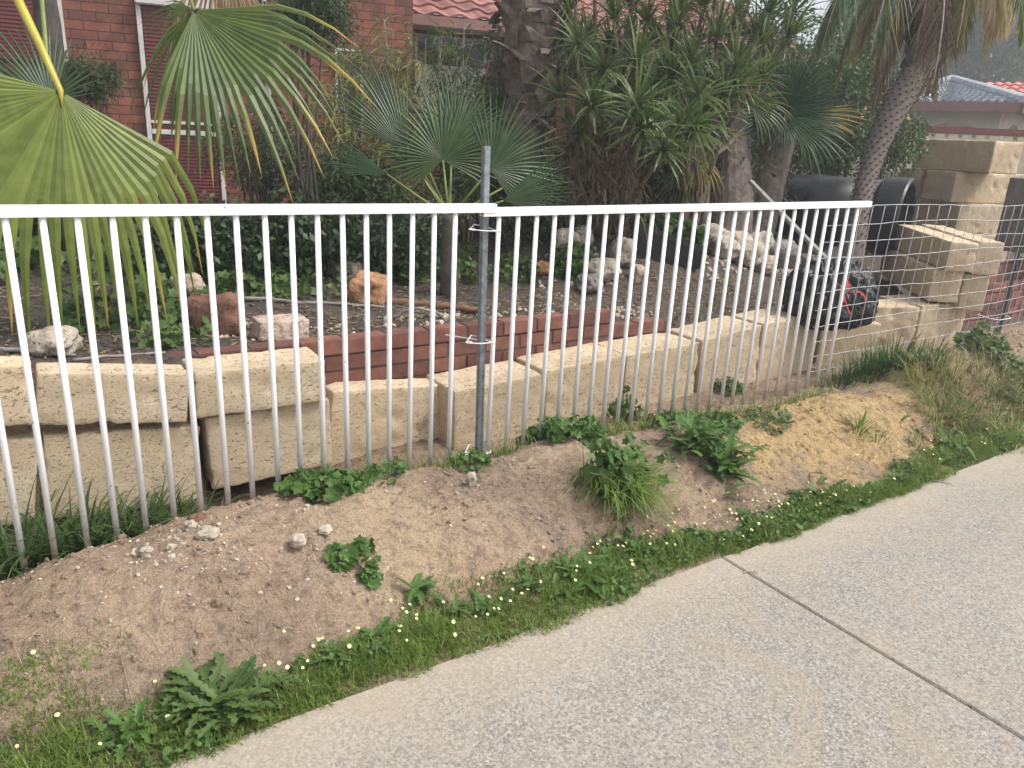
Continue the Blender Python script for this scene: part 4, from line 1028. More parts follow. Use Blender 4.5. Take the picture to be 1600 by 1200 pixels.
strap_tree('many stemmed strap leaved tree just right of the thick shaggy palm', [gb_(905, 330, 6.6), gb_(930, 330, 6.7), gb_(960, 330, 6.6), gb_(985, 330, 6.7)],
    [(905, 70, 5.6), (960, 30, 5.8), (945, 110, 5.5), (878, 150, 5.6), (925, 165, 5.4), (995, 95, 5.6), (995, 165, 5.3), (1005, 200, 5.3), (905, 205, 5.6), (890, 15, 6.0), (1010, 35, 6.0), (968, 140, 5.9), (1035, 235, 5.3), (945, 215, 5.8), (920, 120, 6.2), (1030, 130, 5.7), (985, 10, 6.2), (930, -30, 6), (1000, -40, 6), (880, 60, 6.2), (955, 75, 6.3), (1030, 180, 6), (920, 60, 6.6), (985, 60, 6.7), (1000, 130, 6.7), (900, 110, 6.6), (950, 180, 6.5), (1020, 70, 6.8), (965, -10, 6.7), (900, -20, 6.6), (985, 215, 6.2), (890, 240, 6.1)])
strap_tree('leafy strap leaved tree between the many stemmed one and the stout bare trunk', [gb_(1060, 330, 6.9), gb_(1085, 330, 7.0)],
    [(1060, 40, 5.9), (1080, 95, 5.6), (1050, 120, 5.6), (1092, 150, 5.5), (1062, 200, 5.4), (1120, 60, 6), (1150, 20, 6.1), (1100, 10, 6.1), (1150, 105, 5.9), (1190, 70, 6.2), (1085, 205, 5.4), (1130, 150, 5.8), (1060, 165, 6), (1200, 20, 6.3), (1050, -20, 6.1), (1120, -30, 6.2), (1180, -30, 6.3), (1110, 125, 6.2), (1045, 75, 6.3), (1190, 120, 6.1), (1230, 60, 6.3), (1100, 180, 5.9), (1150, 135, 5.9), (1070, 10, 6.8), (1140, 60, 6.9), (1090, 70, 6.9), (1180, 50, 6.9), (1210, 100, 6.9), (1060, 130, 6.9), (1125, 100, 6.9), (1240, 20, 6.9), (1160, -10, 6.9), (1110, 215, 6.2), (1060, 240, 6.0)], L=.36)
mb = MB()
# stout trunk with flat top
def stout(label, pix, rs, leaves, name='stout_palm', mat=m_pale):
    P = [onD(*q) for q in pix]; P[0].z = ground_h(P[0].x, P[0].y) - .05
    e = tag(empty(name, P[0]), label, 'palm tree'); mb = MB(); trunk(mb, P, rs, 20, 12, .04)
    # fine vertical bark threads
    for k in range(160):
        f = R.random() * (len(P) - 1); i = min(len(P) - 2, int(f)); c = P[i].lerp(P[i + 1], f - i); r = rs[i] + (rs[i + 1] - rs[i]) * (f - i); a = R.uniform(0, 6.28); h = V((math.cos(a), math.sin(a), 0))
        L_ = R.uniform(.04, .2); tube(mb, [c + h * r * 1.0, c + h * (r + .012) + V((0, 0, L_ * .5)), c + h * r + V((R.uniform(-.03, .03), 0, L_))], .0025, 3)
    mb.build('trunk', mat, e, smooth=False)
    for (x, y, dp, dg, L_, sp, n, tw, mt, dr) in leaves:
        h_ = onD(x, y, dp); mb = MB(); fan(mb, h_, adir(dg, tw), -ray(x, y) + V((0, 0, .4)), L_ * dp / F, n, sp, .45, dr, .8, .25, .12); lf = mb.build('fan_leaf', mt, e)
        mb = MB(); tube(mb, [P[-1], P[-1].lerp(h_, .5) + V((0, 0, .05)), h_], [.014, .01, .006], 6); mb.build('leaf_stalk', m_petg, lf)
    return e
stout('stout pale trunk standing upright above the black planter, its top under hanging straps', [(1140, 375, 7.1), (1142, 310, 7.1), (1141, 240, 7.1), (1146, 180, 7.1)], [.215, .2, .18, .195],
      [(1120, 165, 6.9, 200, 85, 130, 18, .3, L_drac, .4), (1175, 168, 6.9, -20, 80, 120, 16, .3, L_drac, .4), (1145, 160, 6.8, 95, 70, 200, 20, .5, L_drac, .3), (1090, 250, 6.6, -70, 70, 100, 12, .2, L_yell, .5), (1075, 270, 6.7, 235, 75, 110, 14, .2, L_drac, .3)])
stout('second stout trunk leaning right behind the upright one, under a dark green starry head', [(1180, 330, 7.6), (1196, 280, 7.5), (1212, 225, 7.4), (1225, 190, 7.4)], [.2, .19, .17, .14],
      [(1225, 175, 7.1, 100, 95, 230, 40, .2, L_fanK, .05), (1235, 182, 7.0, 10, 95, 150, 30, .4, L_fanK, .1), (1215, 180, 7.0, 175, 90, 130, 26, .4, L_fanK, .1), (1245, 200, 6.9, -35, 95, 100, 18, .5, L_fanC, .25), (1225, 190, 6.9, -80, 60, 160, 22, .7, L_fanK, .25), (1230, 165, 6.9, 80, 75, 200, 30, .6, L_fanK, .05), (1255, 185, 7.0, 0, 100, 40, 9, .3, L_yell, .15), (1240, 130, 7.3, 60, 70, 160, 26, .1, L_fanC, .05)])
# dry threads hanging between trunks
mb = MB()
for k in range(420):
    x = R.uniform(872, 1000); y = R.uniform(200, 330); p = onD(x, y, R.uniform(5.6, 6.2)); blade(mb, p, R.uniform(0, 6.28), R.uniform(.2, .5), .007, R.uniform(.6, 2.4), R.uniform(.5, 2.2), 0, 4)
tag(mb.build('dead_leaf_skirt', L_dead, origin=onD(930, 300, 5.9)), 'tangle of dry brown leaves hanging among the stems of the many stemmed tree', 'dead leaves', kind='stuff')

# ------------------------------------------------------------------ leaning palm
P = [onD(x, y, d) for x, y, d in [(1325, 425, 7.0), (1340, 345, 7.0), (1352, 285, 7.05), (1372, 225, 7.1), (1400, 165, 7.15), (1432, 115, 7.2), (1448, 80, 7.2)]]
P[0].z = ground_h(P[0].x, P[0].y) - .05
e = tag(empty('leaning_palm', P[0]), 'slender leaning palm with a pitted grey trunk and a thatch of hanging brown fronds', 'palm tree'); mb = MB()
rs = [.13, .088, .085, .1, .12, .14, .15]; trunk(mb, P, rs, 16, 8, .03)
n = 0
for k in range(400):
    f = .6 + k / 400 * 4.6; i = min(len(P) - 2, int(f)); c = P[i].lerp(P[i + 1], f - i); r = rs[i] + (rs[i + 1] - rs[i]) * (f - i); d = (P[i + 1] - P[i]).normalized(); s, u = frame(d); a = k * 2 * PI / 11.5
    h = s * math.cos(a) + u * math.sin(a); t = d.cross(h); q = c + h * (r + .002); w_ = .018; vs = [q - t * w_, q - d * .006 + h * .006, q + t * w_, q + d * .014 + h * .012, q + h * .018 - d * .002]
    mb.add(vs, [(0, 1, 4), (1, 2, 4), (2, 3, 4), (3, 0, 4)], 0, 1)
mb.build('trunk', [m_pale, m_scar], e, smooth=True)
mb = MB(); cr = onD(1456, 20, 7.2); trunk(mb, [P[-1] - V((0, 0, .12)), P[-1].lerp(cr, .5), cr, onD(1462, -80, 7.2)], [.16, .19, .18, .16], 14, 8, .2)
for k in range(200):
    a = R.uniform(0, 6.28); z = R.uniform(0, 1); c = P[-1].lerp(onD(1462, -80, 7.2), z); h = V((math.cos(a), math.sin(a), 0)); p = c + h * .16; tube(mb, [p, p + h * .06 + V((0, 0, .06)), p + h * .1 + V((R.uniform(-.05, .05), 0, R.uniform(-.15, .15)))], [.012, .009, .002], 4)
mb.build('leaf_bases', m_barkd, e)
top = onD(1460, -50, 7.2)
def frond(mb, p, az, L, rise, grav, nl, ll, m=0, wid=.016, hang=.8, rm=1):
    h = V((math.cos(az), math.sin(az), 0)); d = (h + V((0, 0, rise))).normalized(); q = V(p); P = []; K = 16
    for k in range(K + 1): P.append((V(q), V(d))); q = q + d * L / K; d = (d + V((0, 0, -grav / K * (1 + 1.5 * k / K)))).normalized()
    tube(mb, [a for a, _ in P], [.014 * (1 - .8 * k / K) for k in range(K + 1)], 5, m=rm)
    for i in range(nl):
        f = .12 + .88 * i / nl; x = f * K; k = min(K - 1, int(x)); c = P[k][0].lerp(P[k + 1][0], x - k); dd = P[k][1]; s = dd.cross(V((0, 0, 1))); s = s.normalized() if s.length > .05 else V((-h.y, h.x, 0))
        for sg in (-1, 1):
            dl = (s * sg * R.uniform(.6, 1) + dd * .7 + V((0, 0, -hang * R.uniform(.4, 1.3)))).normalized(); leaf(mb, c, dl, ll * math.sin(PI * (f * .8 + .15)) * R.uniform(.6, 1.2), wid, up=V((0, 0, 1)), droop=.35, seg=2, t1=1., m=m)
for k in range(17):
    az = k * 2 * PI / 17 + R.uniform(-.15, .15); dead = k % 3 != 0; mb = MB()
    frond(mb, top + V((0, 0, R.uniform(.0, .35))), az, R.uniform(1.1, 1.65), R.uniform(-.1, .9) if not dead else R.uniform(-1.2, .2), R.uniform(2.2, 3.4), 48, .34, 0, .012, 1.0)
    mb.build('frond', [R.choice([L_dead, L_yell, L_dead]) if dead else R.choice([L_mid, L_yell, L_fanB]), m_petg if not dead else m_twig], e)
for (x, y, az, L_, ri, gr, mt) in [(1470, -110, -.6, 1.3, .2, 2.4, L_yell), (1440, -60, -2.2, 1.5, .0, 2.6, L_dead), (1440, -70, 2.9, 1.6, .4, 2.4, L_mid), (1440, -60, -2.9, 1.5, .3, 2.4, L_fanB), (1500, -120, -.2, 1.5, .4, 2.4, L_yell), (1440, -60, -1.7, 1.2, -1.5, 1.2, L_dead), (1450, -60, 2.3, 1.5, .3, 2.3, L_mid), (1500, -130, .3, 1.4, .3, 2.2, L_dead)]:
    mb = MB(); frond(mb, onD(x, y, 7.1), az, L_, ri, gr, 64, .45, 0, .014, 1.1); mb.build('frond', [mt, m_twig], e)

# ------------------------------------------------------------------ striped strap plant, potted leaves
b = gp(1265, 412, .7); e = tag(empty('striped_strap_plant', b), 'yellow striped strap leaved plant behind the leaning batten', 'plant'); mb = MB()
for (dg, L_, tw, cu) in [(88, .85, .1, .15), (100, .8, .2, .1), (60, .95, .0, .5), (45, .9, .2, .8), (115, .7, .2, .5), (75, .9, -.1, .4), (130, .6, .3, .8), (95, 1.0, -.2, .2), (70, .6, .5, .9), (145, .5, .3, .9), (52, .8, -.3, .5), (108, .9, -.1, .5), (80, .5, .6, 1.2)]:
    d = adir(dg, tw); s = d.cross(-ray(1262, 380)).normalized(); q = b + s * R.uniform(-.05, .05); vs = []; ts = []; K = 7
    for k in range(K + 1):
        x = k / K; w_ = .036 * (1 - x ** 3) * (.8 + .4 * x)
        if k == K: vs.append(q); ts.append(1.); break
        vs += [q + s * w_, q + d.cross(s) * w_ * .5, q - s * w_]; ts += [x * .9] * 3; q = q + d * L_ / K; d = (d + V((0, 0, -cu / K)) + s * .02).normalized()
    fs = []
    for k in range(K - 1): fs += [(3 * k, 3 * k + 1, 3 * k + 4, 3 * k + 3), (3 * k + 1, 3 * k + 2, 3 * k + 5, 3 * k + 4)]
    k = K - 1; fs += [(3 * k, 3 * k + 1, 3 * k + 3), (3 * k + 1, 3 * k + 2, 3 * k + 3)]; mb.add(vs, fs, ts)
mb.build('leaves', L_aloe, e)
top_, u_, n_, L_ = PLT; cpl = sum(top_, V((0, 0, 0))) / 4; e = tag(empty('potted_leaves', cpl), 'bright round leaved plants filling the black planter', 'plant'); mb = MB()
for k in range(520):
    q_ = R.uniform(-.5, .52); p = cpl + u_ * q_ * L_ + n_ * R.uniform(-.13, .16) + V((0, 0, R.uniform(0.02, .2) - .17 * q_)); roundleaf(mb, p, (rdir(.1, 1) + V((0, -.5, .5))).normalized(), R.uniform(.018, .045))
    if k % 5 == 0: tube(mb, [V((p.x, p.y, cpl.z - .02 - .17 * q_)), p], .002, 3)
mb.build('leaves', L_weed, e)

# ------------------------------------------------------------------ bamboo, shrubs, hedge, far trees
def bamboo(label, px, py0, dp, tops, mat=L_bamb, nl=26, group='feathery bamboo clumps by the house', L=.11, W=.013):
    b = onD(px, py0, dp); b.z = ground_h(b.x, b.y) if b.y < 6.8 else .6; e = tag(empty('bamboo', b), label, 'bamboo', group); st = MB(); lm = MB()
    for (x, y) in tops:
        t = onD(x, y, dp + R.uniform(-.4, .4)); a = b + V((R.uniform(-.2, .2), R.uniform(-.15, .15), 0)); m1 = V((a.x, a.y, 0)).lerp(V((t.x, t.y, 0)), .25); m1.z = a.z + (t.z - a.z) * .6; P = [a, a.lerp(m1, .5), m1, m1.lerp(t, .5) + V((0, 0, .07)), t]; tube(st, P, [.008, .007, .006, .004, .002], 5)
        for k in range(nl):
            f = R.uniform(.8, 4); i = min(3, int(f)); c = P[i].lerp(P[i + 1], f - i); d = (rdir(-.3, .6)).normalized(); q = c + d * R.uniform(.08, .3); tube(st, [c, q], [.002, .001], 3)
            for _ in range(9): w__ = rdir() * .05; leaf(lm, q + w__, (d + rdir() * .9 + V((0, 0, -.5))), L * R.uniform(.6, 1.3), W, droop=.3, seg=2, t1=1.)
    st.build('culms', m_twig, e); lm.build('foliage', mat, e)
bamboo('yellowish feathery bamboo in front of the narrow house window', 555, 330, 6.3, [(520, 60), (545, 110), (575, 80), (600, 130), (540, 170), (590, 190), (515, 130), (560, 220), (500, 200), (610, 70)])
bamboo('tall feathery bamboo between the narrow window and the curtained window', 625, 330, 6.4, [(600, 30), (628, 80), (650, 130), (610, 170), (640, 200), (590, 110), (665, 60), (630, 240), (655, 180)])
bamboo('greener bamboo hiding the lower part of the curtained window', 720, 330, 6.6, [(690, 60), (715, 90), (740, 60), (760, 120), (700, 150), (735, 170), (770, 70), (765, 190), (700, 210), (750, 230), (680, 180), (725, 40)], L_mid, 34)
SHR = [('dark twiggy shrub between the shuttered door and the young fan palm', 420, 240, 5.9, 90, 70, L_dark, .045, .012, 120, 40, 16, .16), ('dark shrub low behind the young fan palm', 560, 300, 6.0, 90, 60, L_dark, .06, .02, 120, 40, 12, .16),
    ('dark green shrub filling the gap under the thick shaggy palm', 790, 230, 6.9, 95, 120, L_dark, .07, .022, 190, 40, 8, .2), ('shadowy shrub behind the stems of the many stemmed tree', 950, 290, 7.4, 110, 80, L_dark, .08, .028, 150, 40, 8, .22),
    ('shadowy shrub behind the stout trunks', 1120, 280, 7.6, 120, 90, L_dark, .08, .028, 170, 40, 8, .22), ('dark leafy shrub at the left edge below the first shutter', 20, 250, 5.0, 120, 130, L_dark, .07, .03, 170, 40, 12, .16),
    ('leafy shrub under the shuttered door, behind the fan leaf', 330, 370, 5.0, 120, 46, L_dark, .05, .03, 120, 36, 8, .12), ('low dark shrub right of the shuttered door foot', 470, 365, 5.3, 110, 50, L_dark, .06, .035, 120, 36, 8, .13),
    ('low dark shrub beneath the young fan palm', 620, 375, 5.6, 90, 40, L_dark, .06, .03, 90, 36, 6, .13), ('small leaved dark bush behind the mound right of the young fan palm', 840, 350, 6.2, 90, 55, L_dark, .05, .02, 110, 36, 8, .14),
    ('fine grey green foliage against the bricks between the two shutters', 135, 125, 5.0, 45, 32, L_dark, .05, .006, 70, 60, 5, .1), ('feathery dark foliage at the top edge left of the narrow window', 480, 15, 5.0, 75, 45, L_dark, .06, .008, 90, 60, 8, .12)]
for (lb, x, y, dp, rw, rh, mt, L_, W_, nc, nlv, st_, cr_) in SHR: shrub('shrub', 'shrub', lb, x, y, dp, rw, rh, mt, L_, W_, nc, nlv, st_, cr=cr_)
shrub('shrub', 'shrub', 'small leaved climber bush between the leaning palm and the tall block stack', 1395, 225, 8.6, 55, 60, L_mid, .05, .026, 90, 30, 8, cr=.14)
shrub('hedge_tree', 'tree', 'dense small leaved tree left of the leaning palm trunk', 1320, 160, 9.5, 95, 130, L_mid, .07, .032, 260, 36, 8, cr=.25, base=.2)
shrub('hedge_tree', 'tree', 'dark evergreen tree behind the starry headed stout palm', 1210, 170, 10.5, 130, 150, L_dark, .1, .04, 240, 34, 8, cr=.3, base=.2)
shrub('hedge_tree', 'tree', 'dark evergreen tree behind the strap leaved trees', 1040, 190, 9.5, 110, 140, L_dark, .09, .036, 170, 34, 8, cr=.3, base=.2)
for (lb, x, y, dp, rw, rh, mt) in [('far grey green tree in the top right corner', 1580, 20, 34, 110, 110, L_mid), ('far dark tree behind the red roof and the pavilion', 1480, 80, 36, 120, 90, L_far), ('far pale olive tree at the right edge above the red roof', 1640, 110, 38, 90, 60, L_bamb), ('distant tree seen through the palm fronds', 1370, 60, 30, 90, 100, L_far)]:
    shrub('far_tree', 'tree', lb, x, y, dp, rw, rh, mt, .32, .14, 240, 34, 6, cr=.9, base=0, crown='crown')

# ------------------------------------------------------------------ garden bed cover and litter
gc_ = MB()
def patch(x0, x1, y0, y1, n, r0, r1, hmax, lob=5):
    for _ in range(n):
        p = gp(R.uniform(x0, x1), R.uniform(y0, y1), .6, 5)
        if fnz(p.x, p.y, 2.5, 6) < -.18: continue
        h = hmax * R.random() ** 1.3; roundleaf(gc_, p + V((0, 0, h + .01)), (rdir(.3, 1) + V((0, -.3, 0))).normalized(), R.uniform(r0, r1), lob)
        if R.random() < .3: blade(gc_, p, R.uniform(0, 6.28), h + .04, .004, .3, .5, 0, 2)
for a in [(255, 500, 400, 468, 1700, .02, .042, .13), (100, 330, 470, 545, 900, .015, .035, .09), (0, 250, 400, 450, 700, .02, .045, .2), (590, 745, 405, 445, 900, .014, .035, .13), (760, 840, 415, 450, 350, .014, .028, .1), (400, 560, 440, 470, 260, .012, .03, .06), (200, 262, 440, 480, 200, .02, .04, .1), (1000, 1120, 500, 525, 60, .01, .02, .04)]: patch(*a)
tag(gc_.build('ground_cover', L_cover), 'lobed green ground cover leaves carpeting the garden bed', 'ground cover', kind='stuff')
mb = MB()
for _ in range(5200):
    X = R.uniform(-.3, 5.2); Y = R.uniform(.86, 3.2) if R.random() < .7 else R.uniform(.86, 1.4); z = ground_h(X, Y); a = R.uniform(0, 3.14); L_ = R.uniform(.01, .06) * (1.6 if R.random() < .12 else 1); w_ = R.uniform(.0015, .007)
    d = V((math.cos(a), math.sin(a), R.uniform(-.25, .25))); s = V((-d.y, d.x, R.uniform(-.4, .4))).normalized(); c = V((X, Y, z + .004 + R.random() * .008)); mb.add([c - d * L_ / 2 - s * w_, c - d * L_ / 2 + s * w_, c + d * L_ / 2 + s * w_ * .6, c + d * L_ / 2 - s * w_ * .6, c + V((0, 0, w_ * .8))], [(0, 1, 4), (1, 2, 4), (2, 3, 4), (3, 0, 4)], R.random() * .9)
tag(mb.build('leaf_litter', L_dead), 'dry leaf litter and wood chips on the garden bed', 'leaf litter', kind='stuff')
def chip(mb, c, r, m=0):
    bm = bmesh.new(); bmesh.ops.create_icosphere(bm, subdivisions=1, radius=r); sx, sy, sz = R.uniform(.6, 1.4), R.uniform(.6, 1.4), R.uniform(.4, .8); rt = Matrix.Rotation(R.uniform(0, 6), 3, rdir())
    mb.add([rt @ V((v.co.x * sx * R.uniform(.8, 1.2), v.co.y * sy * R.uniform(.8, 1.2), v.co.z * sz)) + V(c) for v in bm.verts], [tuple(v.index for v in f.verts) for f in bm.faces], 0, m); bm.free()
mb = MB()
for (x0, x1, y0, y1, n, r0, r1) in [(480, 560, 505, 520, 16, .005, .018), (600, 700, 494, 512, 34, .008, .026), (700, 960, 478, 500, 70, .005, .02), (340, 400, 505, 535, 40, .008, .03), (960, 1020, 480, 500, 40, .006, .02), (860, 1250, 410, 520, 110, .003, .010), (1100, 1245, 395, 440, 120, .01, .035), (840, 960, 370, 470, 60, .01, .03), (1380, 1600, 440, 540, 60, .006, .02)]:
    for _ in range(n): p = gp(R.uniform(x0, x1), R.uniform(y0, y1), .6, 5); chip(mb, p + V((0, 0, .003)), R.uniform(r0, r1))
tag(mb.build('rubble_chips', m_rock_l), 'small pale limestone chips scattered over the garden soil', 'rubble', kind='stuff')

# ------------------------------------------------------------------ weeds, grass, bank litter
def tuft(label, x, y, n, L, W, mat, spread, lean=.5, curl=1.2, name='grass_tuft', group=None, p=None, dry=.0, z0=None, wprof=0, hdir=None):
    p = p or gp(x, y); e = MB()
    for _ in range(n):
        a = R.uniform(0, 6.28); r = spread * math.sqrt(R.random()); q = V((p.x + r * math.cos(a), p.y + r * math.sin(a) * .8, 0)); q.z = ground_h(q.x, q.y) - .01
        blade(e, q, a + R.uniform(-.8, .8) if hdir is None else hdir + R.uniform(-1, 1), L * R.uniform(.5, 1.15), W, R.uniform(.0, lean), curl * R.uniform(.3, 1.4), 1 if R.random() < dry else 0, 5, 1., wprof)
    return tag(e.build(name, [mat, L_dry], origin=p), label, 'grass tuft' if 'grass' in name else 'weed', group)
gl = 'dark strappy grass behind the left fence panel'
for (X, Y, n, L_, lb) in [(-.12, .14, 170, .40, 'tallest dark strappy grass in the bottom left corner behind the fence'), (.1, .2, 190, .36, 'dense strappy grass in front of the lower left limestone block'), (.3, .18, 150, .3, 'strappy grass below the greyish lower block'), (.5, .24, 90, .26, 'thin strappy grass reaching the gap between the two lower blocks'), (-.4, .2, 120, .4, 'strappy grass cut off by the left edge')]:
    tuft(lb, 0, 0, n, L_, .011, L_grassd, .16, .7, 1.7, 'strappy_grass', gl, p=V((X, Y, ground_h(X, Y))))
for i, (x, y, n, L_, s_, lb) in enumerate([(1385, 575, 220, .27, .2, 'dark long grass behind the mesh in front of the low blocks'), (1345, 590, 160, .24, .16, 'dark long grass beside the last white baluster behind the mesh'), (1440, 566, 160, .2, .2, 'dark long grass in front of the clean edged block'), (1310, 600, 70, .18, .14, 'short dark grass at the foot of the last balusters')]):
    tuft(lb, x, y, n, L_, .008, L_grassd, s_, .6, 1.4, 'long_grass', 'long grass at the foot of the mesh')
for i, (x, y, n, L_, s_, dr, lb) in enumerate([(1450, 600, 300, .24, .17, .35, 'half dry grass tuft on top of the right mound nearest the mesh'), (1490, 590, 260, .24, .18, .45, 'straw coloured grass tuft on the crest of the right mound'), (1540, 590, 240, .22, .18, .4, 'dry tuft behind the crest at the right edge'), (1465, 650, 240, .2, .14, .3, 'green and straw tuft hanging down the broken face of the right mound'), (1500, 650, 240, .22, .17, .2, 'green tuft in the hollow of the right mound'),
        (1560, 640, 260, .24, .2, .3, 'bushy half dry tuft right of the hollow'), (1590, 690, 200, .2, .18, .15, 'green tuft cut by the right edge above the driveway'), (1595, 610, 200, .22, .2, .35, 'dry tuft at the right edge behind the mound'), (1420, 560, 160, .2, .15, .4, 'dry tuft leaning on the wire mesh'), (1440, 700, 110, .14, .1, .3, 'small tuft at the foot of the right mound')]):
    tuft(lb, x, y, n, L_, .005, L_drygreen if i % 3 else L_grass, s_, 1.0, 1.9, 'grass_tuft', 'grass tufts on the right mound', dry=dr)
tuft('spiky green grass tuft on the yellow sand of the bank', 1340, 668, 60, .17, .006, L_grass, .07, 1.2, 1.4)
tuft('small wispy tuft right of the spiky one on the bank', 1375, 690, 26, .12, .005, L_drygreen, .06, 1.2, 1.4)
def leafy(name, label, x, y, n, rad, h, r0, r1, mat=L_weed, lob=5, p=None, group=None, stems=True):
    p = p or gp(x, y); e = MB()
    for k in range(n):
        a = R.uniform(0, 6.28); r = rad * math.sqrt(R.random()); q = V((p.x + r * math.cos(a), p.y + r * math.sin(a), 0)); g_ = ground_h(q.x, q.y); q.z = g_ + h * R.random() * (1 - .6 * r / rad) + .008
        roundleaf(e, q, (rdir(.2, 1) + V((0, -.35, .1))).normalized(), R.uniform(r0, r1), lob)
        if k % 3 == 0: tube(e, [V((p.x + .3 * (q.x - p.x), p.y + .3 * (q.y - p.y), g_)), q], .0016, 3)
    return tag(e.build(name, mat, origin=p), label, 'weed', group)
leafy('creeping_weed', 'ivy like leafy weed spilling over the bank crest below the tilted block', 485, 762, 260, .17, .10, .012, .028, p=V((.97, -.12, ground_h(.97, -.12))))
leafy('creeping_weed', 'leafy weed below the left end of the wide block', 575, 745, 150, .15, .07, .01, .02, p=V((1.24, -.04, ground_h(1.24, -.04))))
leafy('leafy_weed', 'three pronged leafy weed alone on the sandy bank', 568, 868, 30, .055, .02, .016, .026); 
leafy('leafy_weed', 'part of a broadleaf sprawl on the sand, lower lobe', 580, 905, 26, .04, .02, .014, .024); leafy('leafy_weed', 'left lobe of the broadleaf sprawl on the sand', 532, 872, 26, .05, .02, .014, .024)
leafy('leafy_weed', 'round leaved weed at the foot of the galvanised post', 735, 728, 120, .1, .07, .008, .018)
leafy('leafy_weed', 'tall leafy weed rising between block and fence right of the post', 845, 690, 170, .13, .16, .012, .03)
leafy('leafy_weed', 'bushy broadleaf weed at the fence foot under the third block', 890, 688, 240, .17, .14, .012, .032)
leafy('leafy_weed', 'weed climbing the gap between the third and fourth blocks', 975, 660, 160, .1, .24, .01, .022, L_cover)
leafy('leafy_weed', 'weeds along the fence foot near the long row of blocks', 1040, 660, 150, .15, .07, .01, .022, L_cover)
leafy('leafy_weed', 'small leaved weed behind the balusters in front of the second last block', 1135, 610, 170, .11, .12, .01, .022, L_cover)
leafy('leafy_weed', 'weed on the bank crest under the right panel middle', 1120, 668, 170, .14, .06, .01, .024)
leafy('leafy_weed', 'flat weeds along the fence foot right of the feathery weed', 1200, 655, 130, .14, .05, .008, .018, L_cover)
leafy('leafy_weed', 'yellow flowered leafy weed by the dark star picket', 1530, 545, 170, .17, .2, .014, .03, L_cover)
leafy('leafy_weed', 'green leafy weed in the garden bed beside the limestone lumps', 895, 425, 260, .16, .24, .02, .045)
leafy('leafy_weed', 'tuft of dark leaves at the right edge above the verge', 1590, 590, 120, .15, .12, .012, .026, L_cover)
leafy('leafy_weed', 'small broadleaf weed high on the dark soil under the planter', 1060, 520, 60, .12, .04, .008, .018, L_cover)
# big strap clump flowing down the bank
p = gp(968, 772); e = MB()
for k in range(420): a = R.gauss(-1.35, .85); q = p + V((R.gauss(0, .075), R.gauss(.03, .07), 0)); q.z = ground_h(q.x, q.y); blade(e, q, a, R.uniform(.14, .34), .006, R.uniform(.1, 1.0), R.uniform(1.2, 2.3), 0, 6)
for k in range(210): q = p + V((R.gauss(0, .07), R.gauss(0.02, .06), 0)); q.z = ground_h(q.x, q.y) + R.uniform(.02, .2); roundleaf(e, q, (rdir(.1, 1) + V((0, -.6, .2))).normalized(), R.uniform(.015, .036), 5, 1)
tag(e.build('grassy_clump', [L_grass, L_weed], origin=p), 'bright green grassy clump flowing down the middle of the bank', 'weed')
def ros_weed(label, x, y, n, L, W, lobes=6, h=0, mat=L_weed, name='rosette_weed', curl=1.1, rad=.0, lean=(.5, 1.35)):
    p = gp(x, y); e = MB()
    for k in range(n):
        q = p + V((R.gauss(0, rad), R.gauss(0, rad), 0)); q.z = ground_h(q.x, q.y) + h * R.random(); lobed(e, q, k * 2.4 + R.uniform(-.3, .3), L * R.uniform(.55, 1.1), W * R.uniform(.8, 1.2), R.uniform(*lean), curl * R.uniform(.3, 1.2), lobes)
    return tag(e.build(name, mat, origin=p), label, 'weed')
ros_weed('feathery thistle like weed hanging over the bank under the right panel', 1100, 708, 130, .16, .04, 8, .09, rad=.09, name='feathery_weed')
ros_weed('feathery weed lower on the bank, right of the grassy clump', 1135, 735, 50, .12, .036, 7, .02, rad=.03, name='feathery_weed')
ros_weed('large dark dandelion like rosette in the verge near the bottom left', 345, 1118, 70, .155, .034, 6, .05, L_cover, rad=.03)
ros_weed('second broadleaf rosette beside the large one in the verge', 300, 1085, 26, .11, .034, 6, .02, L_cover, rad=.03)
ros_weed('thistle with toothed leaves at the bank foot, centre of the verge', 905, 905, 44, .12, .034, 9, .02, L_weed, rad=.03)
ros_weed('thistle leaf group left of the centre one at the verge edge', 880, 935, 20, .1, .032, 8, .01, L_weed, rad=.015)
ros_weed('pale toothed weed climbing from the verge onto the sand', 655, 925, 22, .1, .03, 9, .01, L_weed, rad=.01)
ros_weed('toothed weed at the verge just below the pale one', 700, 958, 22, .09, .028, 8, .015, L_cover, rad=.02)
ros_weed('broadleaf weed in the right verge below the yellow sand', 1290, 780, 24, .11, .035, 6, .02, L_cover, rad=.07)
ros_weed('broadleaf weed in the right verge near the mound', 1480, 700, 30, .12, .04, 5, .03, L_weed, rad=.1)
for (x, y, n_q, L_q, lb) in [(200, 1150, 22, .1, 'small weed rosette in the verge right at the bottom left'), (430, 1085, 20, .09, 'small weed in the verge just right of the large rosette'), (520, 1035, 20, .08, 'low weed in the verge below the sand chute'), (590, 1005, 20, .09, 'low weed in the verge left of the toothed pair'), (760, 950, 22, .09, 'low weed in the verge midway to the thistle'), (830, 925, 20, .09, 'low weed in the verge just left of the thistle'), (990, 860, 24, .09, 'low weed in the verge straight below the grassy clump'), (1080, 845, 20, .08, 'low weed in the verge left of the joint end'), (1170, 815, 22, .08, 'low weed in the verge right of the joint end'), (1400, 755, 26, .1, 'low weed in the verge below the right mound foot')]:
    ros_weed(lb, x, y, n_q, L_q, L_q * .3, 5, .015, R.choice([L_weed, L_cover]), 'verge_weed', rad=.02)
